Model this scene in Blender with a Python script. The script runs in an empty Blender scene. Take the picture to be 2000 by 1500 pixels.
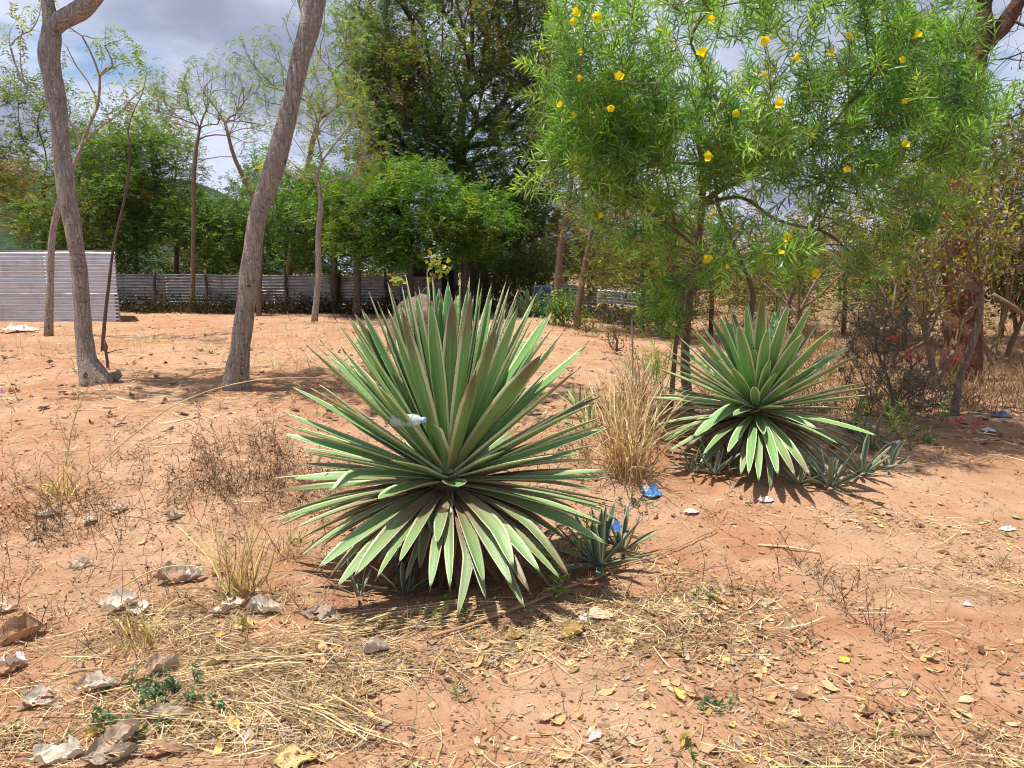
import bpy, math, random
import numpy as np
from mathutils import Vector

rng = np.random.default_rng(7)
random.seed(7)
S = bpy.context.scene
COL = S.collection
R = math.radians

# ------------------------------------------------------------------ camera
F = 1511.0
TH = math.atan(220 / F)
CAMZ = 1.6
cam = bpy.data.cameras.new('camera')
cam.sensor_width = 36.0
cam.lens = F * 36 / 2000
cam.clip_start = 0.05
cam.clip_end = 4000
camo = bpy.data.objects.new('camera', cam)
camo.location = (0, 0, CAMZ)
camo.rotation_euler = (math.pi / 2 - TH, 0, 0)
COL.objects.link(camo)
S.camera = camo

# ------------------------------------------------------------------ light
SUN_EL, SUN_AZ = R(76), R(-97)         # azimuth measured from +Y towards +X (negative: left)
sd = Vector((math.sin(SUN_AZ) * math.cos(SUN_EL), math.cos(SUN_AZ) * math.cos(SUN_EL), math.sin(SUN_EL)))
W = bpy.data.worlds.new('World')
S.world = W
W.use_nodes = True
nt = W.node_tree
nt.nodes.clear()
N = nt.nodes.new
def lk(a, b): nt.links.new(a, b)
out = N('ShaderNodeOutputWorld'); bg = N('ShaderNodeBackground')
sky = N('ShaderNodeTexSky'); sky.sky_type = 'NISHITA'; sky.sun_disc = False
sky.sun_elevation = SUN_EL; sky.sun_rotation = SUN_AZ
sky.altitude = 800
tc = N('ShaderNodeTexCoord'); sx = N('ShaderNodeSeparateXYZ'); lk(tc.outputs['Generated'], sx.inputs[0])
def wm(op, a, b=None, c=None):
    n = N('ShaderNodeMath'); n.operation = op
    for i, v in enumerate((a, b, c)):
        if v is None: continue
        if isinstance(v, (int, float)): n.inputs[i].default_value = v
        else: lk(v, n.inputs[i])
    return n.outputs[0]
zz = wm('ADD', wm('MAXIMUM', sx.outputs[2], 0.0), 0.22)
cx = N('ShaderNodeCombineXYZ')
lk(wm('DIVIDE', sx.outputs[0], zz), cx.inputs[0]); lk(wm('DIVIDE', sx.outputs[1], zz), cx.inputs[1])
def wnoise(scale, det, rough, off, dist=0.3):
    mp = N('ShaderNodeMapping'); mp.inputs['Location'].default_value = off
    lk(cx.outputs[0], mp.inputs[0])
    n = N('ShaderNodeTexNoise'); n.inputs['Scale'].default_value = scale; n.inputs['Detail'].default_value = det
    n.inputs['Roughness'].default_value = rough; n.inputs['Distortion'].default_value = dist
    lk(mp.outputs[0], n.inputs['Vector']); return n.outputs['Fac']
def wramp(v, lo, hi):
    n = N('ShaderNodeMapRange'); n.interpolation_type = 'SMOOTHSTEP'
    n.inputs['From Min'].default_value = lo; n.inputs['From Max'].default_value = hi
    lk(v, n.inputs['Value']); return n.outputs[0]
cover = wramp(wnoise(1.5, 7, 0.55, (3.1, 1.7, 0)), 0.33, 0.47)
lum = wramp(wnoise(1.15, 6, 0.5, (7.3, 4.4, 2.0), 0.1), 0.36, 0.57)
mc = N('ShaderNodeMix'); mc.data_type = 'RGBA'
mc.inputs['A'].default_value = (2.5, 2.75, 3.8, 1); mc.inputs['B'].default_value = (5.4, 5.8, 7.2, 1)
lk(lum, mc.inputs['Factor'])
ms = N('ShaderNodeMix'); ms.data_type = 'RGBA'
lk(cover, ms.inputs['Factor']); lk(sky.outputs[0], ms.inputs['A']); lk(mc.outputs['Result'], ms.inputs['B'])
lk(ms.outputs['Result'], bg.inputs['Color'])
bg.inputs['Strength'].default_value = 0.098
lk(bg.outputs[0], out.inputs[0])

sun = bpy.data.lights.new('sun', 'SUN'); sun.energy = 5.0; sun.angle = R(0.53); sun.color = (1, 0.95, 0.87)
suno = bpy.data.objects.new('sun', sun); COL.objects.link(suno)
suno.rotation_euler = sd.to_track_quat('Z', 'Y').to_euler()

S.view_settings.view_transform = 'Standard'; S.view_settings.look = 'None'
S.view_settings.exposure = 0.56; S.view_settings.gamma = 1
S.view_settings.use_curve_mapping = False
S.render.engine = 'CYCLES'
cy = S.cycles
cy.max_bounces = 6; cy.diffuse_bounces = 3; cy.glossy_bounces = 2; cy.transmission_bounces = 4
cy.transparent_max_bounces = 4; cy.caustics_reflective = False; cy.caustics_refractive = False
cy.use_adaptive_sampling = True; cy.adaptive_threshold = 0.02
cy.use_denoising = True
try: cy.denoiser = 'OPENIMAGEDENOISE'
except Exception: pass
cy.sample_clamp_indirect = 6; cy.filter_width = 1.05
S.render.film_transparent = False

# ------------------------------------------------------------------ helpers
def nrm(a):
    a = np.asarray(a, float)
    return a / np.maximum(np.linalg.norm(a, axis=-1, keepdims=True), 1e-9)
_tab = np.random.default_rng(11).random((4, 256, 256))
def vn(x, y, k=0):
    x = np.asarray(x, float) + 37.3; y = np.asarray(y, float) + 91.7
    xi = np.floor(x).astype(int); yi = np.floor(y).astype(int)
    fx = x - xi; fy = y - yi
    fx = fx * fx * fx * (fx * (fx * 6 - 15) + 10); fy = fy * fy * fy * (fy * (fy * 6 - 15) + 10)
    t = _tab[k]
    a = t[xi & 255, yi & 255]; b = t[(xi + 1) & 255, yi & 255]; c = t[xi & 255, (yi + 1) & 255]; d = t[(xi + 1) & 255, (yi + 1) & 255]
    return (a * (1 - fx) + b * fx) * (1 - fy) + (c * (1 - fx) + d * fx) * fy - 0.5
def fbm(x, y, o=4, k=0):
    s = 0; a = 1
    for i in range(o):
        s = s + a * vn(x * 2 ** i + i * 17.1, y * 2 ** i - i * 9.3, (k + i) % 4); a *= 0.5
    return s
def sst(a, b, x):
    t = np.clip((np.asarray(x, float) - a) / (b - a), 0, 1); return t * t * (3 - 2 * t)
def gh(x, y):
    """height of the ground"""
    x = np.asarray(x, float); y = np.asarray(y, float)
    wl = 1 - sst(0.3, 3.2, x)
    edge = 4.35 + 0.35 * vn(x * 0.8, 3.0) + 0.2 * vn(x * 2.1, 9.0)
    b = sst(0, 3.0, y - edge)
    z = b * (0.33 * wl + 0.08 * (1 - wl))
    z = z + 0.10 * fbm(x * 0.5, y * 0.5, 2) + 0.045 * fbm(x * 1.7, y * 1.7, 3, 1)
    face = np.exp(-((y - edge - 1.3) / 1.2) ** 2) * wl
    z = z + (0.012 + 0.055 * face) * fbm(x * 6, y * 6, 4, 2)
    z = z + 0.006 * fbm(x * 24, y * 24, 2, 3) * (1 - sst(9, 14, y))
    for mx, my in ((-4.93, 9.1), (-3.26, 9.05)): z = z + .07 * np.exp(-((x - mx) ** 2 + (y - my) ** 2) / .16)
    # hollow under the big agave
    z = z - 0.07 * np.exp(-(((x + 0.3) / 0.9) ** 2 + ((y - 3.95) / 0.5) ** 2))
    return z
def ray(px, py):
    u = (px - 1000) / F; v = (750 - py) / F
    d = np.array([u, math.cos(TH) + v * math.sin(TH), -math.sin(TH) + v * math.cos(TH)])
    return d / d[1]
def at(px, py, Y):
    d = ray(px, py); return np.array([0, 0, CAMZ]) + d * Y
def gp(px, py, dz=0.0):
    """ground point seen at a pixel of the photograph"""
    d = ray(px, py); Y = np.geomspace(1.6, 120, 1500)
    P = np.array([0, 0, CAMZ]) + d[None] * Y[:, None]
    f = P[:, 2] - gh(P[:, 0], P[:, 1])
    i = np.argmax(f < 0) if (f < 0).any() else len(Y) - 1
    p = P[i].copy(); p[2] = gh(p[0], p[1]) + dz
    return p

def basis(t):
    t = nrm(t); ref = np.where(np.abs(t[..., 2:3]) > 0.9, [[1.0, 0, 0]], [[0, 0, 1.0]])
    n = nrm(np.cross(t, ref)); b = np.cross(t, n); return n, b
class MB:
    def __init__(s): s.v = []; s.q = []; s.t = []; s.c = []; s.qm = []; s.tm = []; s.n = 0
    def add(s, V, Q=None, T=None, c=None, m=0):
        V = np.asarray(V, float).reshape(-1, 3); k = len(V)
        if k == 0: return s
        s.v.append(V)
        if Q is not None and len(Q): Q = np.asarray(Q, int).reshape(-1, 4); s.q.append(Q + s.n); s.qm.append(np.full(len(Q), m))
        if T is not None and len(T): T = np.asarray(T, int).reshape(-1, 3); s.t.append(T + s.n); s.tm.append(np.full(len(T), m))
        if c is None: c = np.ones((k, 4))
        c = np.asarray(c, float)
        if c.ndim == 1: c = np.tile(c, (k, 1))
        if c.shape[1] == 3: c = np.concatenate([c, np.ones((len(c), 1))], 1)
        s.c.append(c); s.n += k; return s
    def tube(s, P, rad, sides=8, c=None, wob=0.0, cap=True, m=0):
        P = np.asarray(P, float); n = len(P); rad = np.broadcast_to(rad, (n,))
        T = nrm(np.gradient(P, axis=0)); a, _ = basis(T[:1]); a = a[0]; fr = []
        for i in range(n):
            a = a - T[i] * np.dot(a, T[i]); a = a / np.linalg.norm(a); fr.append((a, np.cross(T[i], a)))
        A = np.array([f[0] for f in fr]); B = np.array([f[1] for f in fr])
        th = np.linspace(0, 2 * np.pi, sides, endpoint=False)
        rr = rad[:, None] * np.ones(sides)
        if wob:
            L = np.concatenate([[0], np.cumsum(np.linalg.norm(np.diff(P, axis=0), axis=1))])
            s0 = rng.random() * 50
            rr = rr * (1 + wob * (fbm(L[:, None] * 5 + s0, np.cos(th)[None] * 1.3 + 5, 3) + fbm(L[:, None] * 5 + s0, np.sin(th)[None] * 1.3 + 15, 3)))
        V = P[:, None] + (A[:, None] * np.cos(th)[None, :, None] + B[:, None] * np.sin(th)[None, :, None]) * rr[..., None]
        i = np.arange(n - 1)[:, None] * sides; j = np.arange(sides)[None]; j2 = (j + 1) % sides
        Q = np.stack([i + j, i + j2, i + sides + j2, i + sides + j], -1).reshape(-1, 4)
        V = V.reshape(-1, 3); T3 = None
        if cap:
            V = np.concatenate([V, P[:1], P[-1:]]); k = n * sides
            j = np.arange(sides); j2 = (j + 1) % sides
            T3 = np.concatenate([np.stack([j2, j, np.full(sides, k)], 1), np.stack([(n - 1) * sides + j, (n - 1) * sides + j2, np.full(sides, k + 1)], 1)])
        return s.add(V, Q, T3, c, m)
    def tubes(s, P, rad, sides=3, c=None, m=0):
        """batch of thin tubes P (K,N,3) rad (K,N)"""
        P = np.asarray(P, float); K, n, _ = P.shape
        if K == 0: return s
        A, B = basis(P[:, -1] - P[:, 0])
        th = np.linspace(0, 2 * np.pi, sides, endpoint=False)
        ring = A[:, None] * np.cos(th)[None, :, None] + B[:, None] * np.sin(th)[None, :, None]
        V = P[:, :, None] + ring[:, None] * np.asarray(rad)[:, :, None, None]
        base = (np.arange(K) * n * sides)[:, None, None]; i = (np.arange(n - 1) * sides)[None, :, None]; j = np.arange(sides)[None, None]; j2 = (j + 1) % sides
        Q = np.stack([base + i + j, base + i + j2, base + i + sides + j2, base + i + sides + j], -1).reshape(-1, 4)
        if c is not None and np.ndim(c) == 2: c = np.repeat(c, n * sides, axis=0)
        return s.add(V.reshape(-1, 3), Q, None, c, m)
    def ribbons(s, P, wid, side, c=None, m=0, fold=0.0):
        """strips P (K,N,3), widths (K,N), side (K,3)"""
        P = np.asarray(P, float); K, n, _ = P.shape
        if K == 0: return s
        side = nrm(side)[:, None]; w = np.asarray(wid)[..., None] * 0.5
        V = np.stack([P - side * w, P + side * w], 2)
        base = (np.arange(K) * n * 2)[:, None]; i = (np.arange(n - 1) * 2)[None]
        Q = np.stack([base + i, base + i + 1, base + i + 3, base + i + 2], -1).reshape(-1, 4)
        if c is not None and np.ndim(c) == 2: c = np.repeat(c, n * 2, axis=0)
        return s.add(V.reshape(-1, 3), Q, None, c, m)
    def kites(s, P, D, Nn, L, Wd, c=None, fold=0.25, m=0):
        """leaf-shaped pairs of triangles: base P, direction D, normal Nn"""
        K = len(P)
        if K == 0: return s
        D = nrm(D); Sd = nrm(np.cross(D, Nn)); Up = np.cross(Sd, D)
        L = np.broadcast_to(L, (K,))[:, None]; Wd = np.broadcast_to(Wd, (K,))[:, None]
        mid = P + D * L * 0.45
        V = np.stack([P, mid + Sd * Wd * 0.5 + Up * Wd * fold, P + D * L, mid - Sd * Wd * 0.5 + Up * Wd * fold], 1)
        b = np.arange(K)[:, None] * 4
        T = np.concatenate([b + [[0, 1, 2]], b + [[0, 2, 3]]])
        if c is not None and np.ndim(c) == 2: c = np.repeat(c, 4, axis=0)
        return s.add(V.reshape(-1, 3), None, T, c, m)
    def build(s, name, mats, parent=None, origin=(0, 0, 0), smooth=False):
        V = np.concatenate(s.v) - np.asarray(origin, float)
        me = bpy.data.meshes.new(name)
        Q = np.concatenate(s.q) if s.q else np.zeros((0, 4), int); T = np.concatenate(s.t) if s.t else np.zeros((0, 3), int)
        me.vertices.add(len(V)); me.vertices.foreach_set('co', V.astype(np.float32).ravel())
        me.loops.add(Q.size + T.size); me.loops.foreach_set('vertex_index', np.concatenate([Q.ravel(), T.ravel()]).astype(np.int32))
        nf = len(Q) + len(T); me.polygons.add(nf)
        st = np.concatenate([np.arange(len(Q)) * 4, Q.size + np.arange(len(T)) * 3]).astype(np.int32)
        me.polygons.foreach_set('loop_start', st)
        if not isinstance(mats, (list, tuple)): mats = [mats]
        for m in mats: me.materials.append(m)
        mi = np.concatenate((s.qm if s.q else []) + (s.tm if s.t else [])) if nf else np.zeros(0)
        me.polygons.foreach_set('material_index', mi.astype(np.int32))
        me.polygons.foreach_set('use_smooth', np.full(nf, smooth))
        a = me.attributes.new('col', 'FLOAT_COLOR', 'POINT')
        a.data.foreach_set('color', np.concatenate(s.c).astype(np.float32).ravel())
        me.update(calc_edges=True); me.validate()
        o = bpy.data.objects.new(name, me); COL.objects.link(o)
        if parent is not None: o.parent = parent
        else: o.location = origin
        return o
def tag(o, label=None, cat=None, group=None, kind=None):
    if label: o['label'] = label
    if cat: o['category'] = cat
    if group: o['group'] = group
    if kind: o['kind'] = kind
    return o
def empty(name, loc, label, cat, group=None):
    o = bpy.data.objects.new(name, None); COL.objects.link(o); o.location = loc
    o.empty_display_size = 0.1
    return tag(o, label, cat, group)
def paths(P0, D0, L, n, g=0.0, noise=0.15):
    """curved paths: g is the pull up (+) or down (-)"""
    K = len(P0); P = np.zeros((K, n, 3)); P[:, 0] = P0; d = nrm(D0); L = np.broadcast_to(L, (K,))
    g = np.broadcast_to(g, (K,))
    for i in range(1, n):
        P[:, i] = P[:, i - 1] + d * (L / (n - 1))[:, None]
        d = d + rng.normal(0, noise, (K, 3)); d[:, 2] += g; d = nrm(d)
    return P
def rdir(K, up=0.0, spread=1.0):
    d = rng.normal(0, spread, (K, 3)); d[:, 2] += up; return nrm(d)
def pal(K, cols, jit=0.15, p=None):
    cols = np.asarray(cols, float); i = rng.choice(len(cols), K, p=p)
    c = cols[i] * (1 + rng.normal(0, jit, (K, 1))); c = c * (1 + rng.normal(0, jit * 0.3, (K, 3)))
    return np.clip(c, 0.004, 0.95)

# ------------------------------------------------------------------ materials
class NT:
    def __init__(s, name):
        s.m = bpy.data.materials.new(name); s.m.use_nodes = True; s.t = s.m.node_tree; s.t.nodes.clear()
        s.o = s.n('ShaderNodeOutputMaterial')
    def n(s, k, **kw):
        x = s.t.nodes.new(k)
        for a, b in kw.items(): setattr(x, a, b)
        return x
    def l(s, a, b): s.t.links.new(a, b)
    def put(s, sock, v):
        if isinstance(v, bpy.types.NodeSocket): s.l(v, sock)
        elif isinstance(v, (tuple, list)) and len(v) == 3 and sock.type == 'RGBA': sock.default_value = (*v, 1)
        else: sock.default_value = v
    def math(s, op, a, b=0.0, c=0.0, clamp=False):
        x = s.n('ShaderNodeMath', operation=op, use_clamp=clamp)
        s.put(x.inputs[0], a); s.put(x.inputs[1], b); s.put(x.inputs[2], c); return x.outputs[0]
    def mix(s, f, a, b, blend='MIX'):
        x = s.n('ShaderNodeMix', data_type='RGBA', blend_type=blend)
        s.put(x.inputs['Factor'], f); s.put(x.inputs['A'], a); s.put(x.inputs['B'], b); return x.outputs['Result']
    def ramp(s, v, lo, hi, a=0.0, b=1.0):
        x = s.n('ShaderNodeMapRange', interpolation_type='SMOOTHSTEP')
        s.put(x.inputs['Value'], v); x.inputs['From Min'].default_value = lo; x.inputs['From Max'].default_value = hi
        x.inputs['To Min'].default_value = a; x.inputs['To Max'].default_value = b; return x.outputs[0]
    def obj(s): return s.n('ShaderNodeTexCoord').outputs['Object']
    def pos(s): return s.n('ShaderNodeNewGeometry').outputs['Position']
    def mapv(s, v, scale=(1, 1, 1), loc=(0, 0, 0)):
        x = s.n('ShaderNodeMapping'); s.l(v, x.inputs[0]); x.inputs['Scale'].default_value = scale; x.inputs['Location'].default_value = loc; return x.outputs[0]
    def noise(s, v, scale, det=4, rough=0.55, dist=0.0):
        x = s.n('ShaderNodeTexNoise'); s.l(v, x.inputs['Vector']); x.inputs['Scale'].default_value = scale
        x.inputs['Detail'].default_value = det; x.inputs['Roughness'].default_value = rough; x.inputs['Distortion'].default_value = dist; return x.outputs['Fac']
    def vor(s, v, scale, feat='F1'):
        x = s.n('ShaderNodeTexVoronoi', feature=feat); s.l(v, x.inputs['Vector']); x.inputs['Scale'].default_value = scale; return x.outputs['Distance']
    def attr(s, nm='col'):
        x = s.n('ShaderNodeAttribute'); x.attribute_name = nm; return x
    def bump(s, h, strength=0.5, dist=0.01, nrm_=None):
        x = s.n('ShaderNodeBump'); s.l(h, x.inputs['Height']); x.inputs['Strength'].default_value = strength; x.inputs['Distance'].default_value = dist
        if nrm_ is not None: s.l(nrm_, x.inputs['Normal'])
        return x.outputs[0]
    def pbr(s, col, rough=0.7, metal=0.0, spec=0.5, normal=None, **kw):
        x = s.n('ShaderNodeBsdfPrincipled'); s.put(x.inputs['Base Color'], col); s.put(x.inputs['Roughness'], rough)
        s.put(x.inputs['Metallic'], metal); s.put(x.inputs['Specular IOR Level'], spec)
        if normal is not None: s.l(normal, x.inputs['Normal'])
        for k, v in kw.items(): s.put(x.inputs[k.replace('_', ' ')], v)
        return x.outputs[0]
    def fin(s, sh): s.l(sh, s.o.inputs[0]); return s.m

def leaf_material(name, trans=0.35, rough=0.45, spec=0.4, tcol=(1.25, 1.3, 0.6)):
    k = NT(name); c = k.attr().outputs['Color']
    nz = k.noise(k.pos(), 9, 2); c = k.mix(1.0, c, k.mix(k.ramp(nz, 0.3, 0.7), (0.78, 0.78, 0.78), (1.22, 1.22, 1.15)), 'MULTIPLY')
    a = k.pbr(c, rough, spec=spec)
    t = k.n('ShaderNodeBsdfTranslucent'); k.l(k.mix(1.0, c, tcol, 'MULTIPLY'), t.inputs[0])
    m = k.n('ShaderNodeMixShader'); m.inputs[0].default_value = trans; k.l(a, m.inputs[1]); k.l(t.outputs[0], m.inputs[2])
    return k.fin(m.outputs[0])
LEAF = leaf_material('green_leaves', 0.38)
GLOSSLEAF = leaf_material('glossy_leaves', 0.42, 0.38, 0.5)
DRY = leaf_material('dry_leaves', 0.18, 0.8, 0.15, (1.1, 1.0, 0.8))
DRYL = leaf_material('large_dry_leaves', 0.10, 0.85, 0.1, (1.0, 1.0, 0.9))
PETAL = leaf_material('petals', 0.35, 0.6, 0.2, (1.0, 1.0, 0.8))

def bark_material(name, c1, c2, c3, sc=1.0, bump=0.8, streak=7.0, dist=0.02):
    k = NT(name); p = k.pos()
    v = k.mapv(p, (streak, streak, 1.2))
    n1 = k.noise(v, 5 * sc, 6, 0.65, 0.6); n2 = k.noise(p, 2.2, 3); n3 = k.noise(p, 34 * sc, 3, 0.6)
    cc = k.mix(k.ramp(n1, 0.32, 0.66), c1, c2)
    cc = k.mix(k.ramp(n2, 0.5, 0.75), cc, c3)
    cc = k.mix(k.ramp(n3, 0.6, 0.75, 0, 0.6), cc, tuple(min(1, x * 1.7) for x in c2))
    cr = k.noise(k.mapv(p, (3, 3, 14)), 3, 3, 0.6, 1.2)
    cc = k.mix(k.ramp(cr, 0.62, 0.72, 0, 0.7), cc, tuple(x * 0.45 for x in c1))
    fl_ = k.noise(k.mapv(p, (60, 60, 16)), 1.0, 3, 0.6); cc = k.mix(k.ramp(fl_, 0.60, 0.68, 0, 0.55), cc, tuple(min(1, x * 1.8) for x in c2)); cc = k.mix(k.ramp(fl_, 0.42, 0.34, 0, 0.5), cc, tuple(x * 0.55 for x in c1))
    kn = k.vor(k.mapv(p, (1, 1, 0.7)), 2.6); cc = k.mix(k.ramp(kn, 0.10, 0.05, 0, 0.85), cc, tuple(x * 0.3 for x in c1))
    n3 = k.math('ADD', n3, k.math('MULTIPLY', fl_, 0.6))
    h = k.math('ADD', n1, k.math('MULTIPLY', n3, 0.5)); h = k.math('SUBTRACT', h, k.math('MULTIPLY', k.ramp(cr, 0.6, 0.72), 0.5))
    return k.fin(k.pbr(cc, 0.85, spec=0.25, normal=k.bump(h, bump, dist)))
BARK = bark_material('smooth_grey_bark', (0.19, 0.155, 0.13), (0.42, 0.355, 0.305), (0.30, 0.245, 0.21), 1.0, 1.0, 9.0, 0.03)
DARKBARK = bark_material('dark_bark', (0.06, 0.046, 0.036), (0.14, 0.105, 0.085), (0.10, 0.078, 0.065))
REDBARK = bark_material('scaly_red_bark', (0.06, 0.028, 0.018), (0.27, 0.11, 0.06), (0.15, 0.07, 0.042), 2.2, 1.0, 3.5, 0.06)
TWIG = bark_material('twig_bark', (0.13, 0.09, 0.06), (0.23, 0.165, 0.115), (0.18, 0.13, 0.09), 2.0, 0.3)

def attr_material(name, rough=0.8, spec=0.2):
    k = NT(name); c = k.attr().outputs['Color']; n = k.noise(k.pos(), 40, 3)
    c = k.mix(1.0, c, k.mix(n, (0.7, 0.7, 0.7), (1.3, 1.3, 1.3)), 'MULTIPLY')
    return k.fin(k.pbr(c, rough, spec=spec))
PLAIN = attr_material('weathered_surface')

def soil_material():
    k = NT('red_sandy_soil'); p = k.pos()
    big = k.noise(p, 0.55, 4, 0.6); mid = k.noise(p, 3.5, 6, 0.65); fine = k.noise(p, 28, 6, 0.7); grit = k.noise(p, 160, 3, 0.6)
    c = k.mix(k.ramp(big, 0.35, 0.68), (0.37, 0.18, 0.095), (0.45, 0.285, 0.18))
    c = k.mix(k.ramp(mid, 0.4, 0.7, 0, 0.65), c, (0.50, 0.33, 0.215))
    c = k.mix(k.ramp(fine, 0.52, 0.72, 0, 0.55), c, (0.33, 0.125, 0.055))
    lit = k.noise(k.mapv(p, (1, 1, 1), (5, 2, 0)), 1.3, 5, 0.62)
    lf = k.math('MULTIPLY', k.ramp(lit, 0.5, 0.66), k.ramp(k.noise(p, 70, 4, 0.7), 0.42, 0.6))
    c = k.mix(k.math('MULTIPLY', lf, 0.7), c, (0.31, 0.205, 0.12))
    sp = k.ramp(k.vor(p, 60), 0.12, 0.05)
    c = k.mix(k.math('MULTIPLY', sp, 0.4), c, (0.25, 0.10, 0.05))
    # far off the open field is covered by dry grass
    sy = k.n('ShaderNodeSeparateXYZ'); k.l(p, sy.inputs[0])
    far = k.math('MULTIPLY', k.ramp(sy.outputs[1], 9, 30), k.ramp(sy.outputs[0], 2.0, 6.0))
    far = k.math('MAXIMUM', far, k.ramp(sy.outputs[1], 27, 36))
    c = k.mix(k.math('MULTIPLY', far, 0.75), c, k.mix(mid, (0.16, 0.11, 0.05), (0.30, 0.20, 0.11)))
    vr = k.vor(k.mapv(p, (1, 1, 0.4)), 26); h = k.math('ADD', k.math('MULTIPLY', mid, 2.2), k.math('MULTIPLY', fine, 1.0))
    h = k.math('ADD', h, k.math('MULTIPLY', grit, 0.22)); h = k.math('ADD', h, k.math('MULTIPLY', k.ramp(vr, 0.0, 0.35), 0.4))
    return k.fin(k.pbr(c, 0.95, spec=0.1, normal=k.bump(h, 0.9, 0.024)))
SOIL = soil_material()

def agave_material(name, green1, green2, cream, dirt_shade):
    k = NT(name); a = k.attr(); sp = k.n('ShaderNodeSeparateColor'); k.l(a.outputs['Color'], sp.inputs[0])
    u = k.math('ABSOLUTE', k.math('SUBTRACT', k.math('MULTIPLY', sp.outputs[0], 2), 1)); us = sp.outputs[0]; t = sp.outputs[1]; r = sp.outputs[2]; age = a.outputs['Alpha']
    cb = k.n('ShaderNodeCombineXYZ'); k.l(k.math('MULTIPLY', us, 14), cb.inputs[0]); k.l(k.math('MULTIPLY', t, 1.3), cb.inputs[1]); k.l(k.math('MULTIPLY', r, 50), cb.inputs[2])
    st = k.noise(cb.outputs[0], 1.0, 3, 0.6)
    cb2 = k.n('ShaderNodeCombineXYZ'); k.l(k.math('MULTIPLY', us, 4), cb2.inputs[0]); k.l(k.math('MULTIPLY', t, 6), cb2.inputs[1]); k.l(k.math('MULTIPLY', r, 70), cb2.inputs[2])
    bl = k.noise(cb2.outputs[0], 1.0, 5, 0.65)
    c = k.mix(k.ramp(st, 0.35, 0.65), green1, green2)
    c = k.mix(k.ramp(bl, 0.5, 0.8, 0, 0.45), c, tuple(x * 1.5 for x in green2))
    wv = k.math('ADD', u, k.math('MULTIPLY', k.math('SUBTRACT', st, 0.5), 0.25))
    wv = k.math('ADD', wv, k.math('MULTIPLY', k.math('SUBTRACT', r, 0.5), 0.14))
    c = k.mix(k.ramp(wv, 0.75, 0.81), c, cream)
    fleck = k.math('MULTIPLY', k.ramp(k.noise(k.pos(), 90, 3, 0.7), 0.66, 0.72), 0.5)
    c = k.mix(fleck, c, (0.30, 0.28, 0.15))
    # dust and wear of old leaves, plus rosette shade painted into inner halves
    inner = k.ramp(t, 0.85, 0.1)
    d = k.math('MULTIPLY', k.math('MULTIPLY', k.math('POWER', age, 1.6), k.math('ADD', k.math('MULTIPLY', inner, 0.85), 0.2)), k.ramp(bl, 0.18, 0.48))
    c = k.mix(k.math('MULTIPLY', d, 1.7, clamp=True), c, dirt_shade)
    scar = k.math('MULTIPLY', k.ramp(k.math('ADD', bl, k.math('MULTIPLY', age, 0.10)), 0.715, 0.74), 0.85)
    c = k.mix(scar, c, (0.32, 0.17, 0.075))
    tb = k.ramp(k.math('ADD', t, k.math('MULTIPLY', k.math('SUBTRACT', bl, 0.5), k.math('MULTIPLY', r, 0.35))), 0.955, 0.985)
    c = k.mix(tb, c, (0.10, 0.045, 0.025))
    bt_ = k.math('MULTIPLY', k.ramp(k.math('ADD', t, k.math('MULTIPLY', k.math('SUBTRACT', bl, 0.5), 0.5)), 0.62, 0.95), k.ramp(r, 0.90, 0.93)); c = k.mix(k.math('MULTIPLY', bt_, 0.85), c, (0.17, 0.10, 0.05))
    h = k.math('ADD', k.math('MULTIPLY', st, 1.0), k.math('MULTIPLY', bl, 0.6))
    b = k.pbr(c, k.math('ADD', 0.36, k.math('MULTIPLY', d, 0.5)), spec=0.6, normal=k.bump(h, 0.35, 0.006))
    tr = k.n('ShaderNodeBsdfTranslucent'); k.l(k.mix(1.0, c, (1.1, 1.2, 0.7), 'MULTIPLY'), tr.inputs[0])
    mx = k.n('ShaderNodeMixShader'); mx.inputs[0].default_value = 0.14; k.l(b, mx.inputs[1]); k.l(tr.outputs[0], mx.inputs[2])
    return k.fin(mx.outputs[0])
AGAVE = agave_material('variegated_agave_leaf', (0.14, 0.30, 0.078), (0.23, 0.425, 0.15), (0.70, 0.71, 0.44), (0.19, 0.13, 0.07))
BLUEAGAVE = agave_material('blue_agave_leaf', (0.09, 0.165, 0.105), (0.14, 0.235, 0.16), (0.42, 0.47, 0.32), (0.20, 0.14, 0.09))
SPINE = NT('agave_spine'); SPINE = SPINE.fin(SPINE.pbr((0.07, 0.03, 0.015), 0.5))

def tin_material(name, c1, c2, rust, amt):
    k = NT(name); p = k.obj(); n1 = k.noise(k.mapv(p, (1.2, 1.2, 1.2)), 1.6, 5, 0.65); n2 = k.noise(k.mapv(p, (0.5, 1, 9)), 3, 4, 0.6)
    c = k.mix(k.ramp(n2, 0.35, 0.65), c1, c2); c = k.mix(k.math('MULTIPLY', k.ramp(n1, 0.5, 0.7), amt), c, rust)
    return k.fin(k.pbr(c, k.ramp(n1, 0.3, 0.7, 0.35, 0.65), metal=0.55, spec=0.5, normal=k.bump(n1, 0.15, 0.02)))
TIN = tin_material('pale_corrugated_tin', (0.60, 0.64, 0.67), (0.74, 0.77, 0.80), (0.36, 0.31, 0.27), 0.3)
GREYTIN = tin_material('weathered_grey_tin', (0.27, 0.265, 0.26), (0.47, 0.46, 0.45), (0.13, 0.095, 0.075), 0.95)

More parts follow.
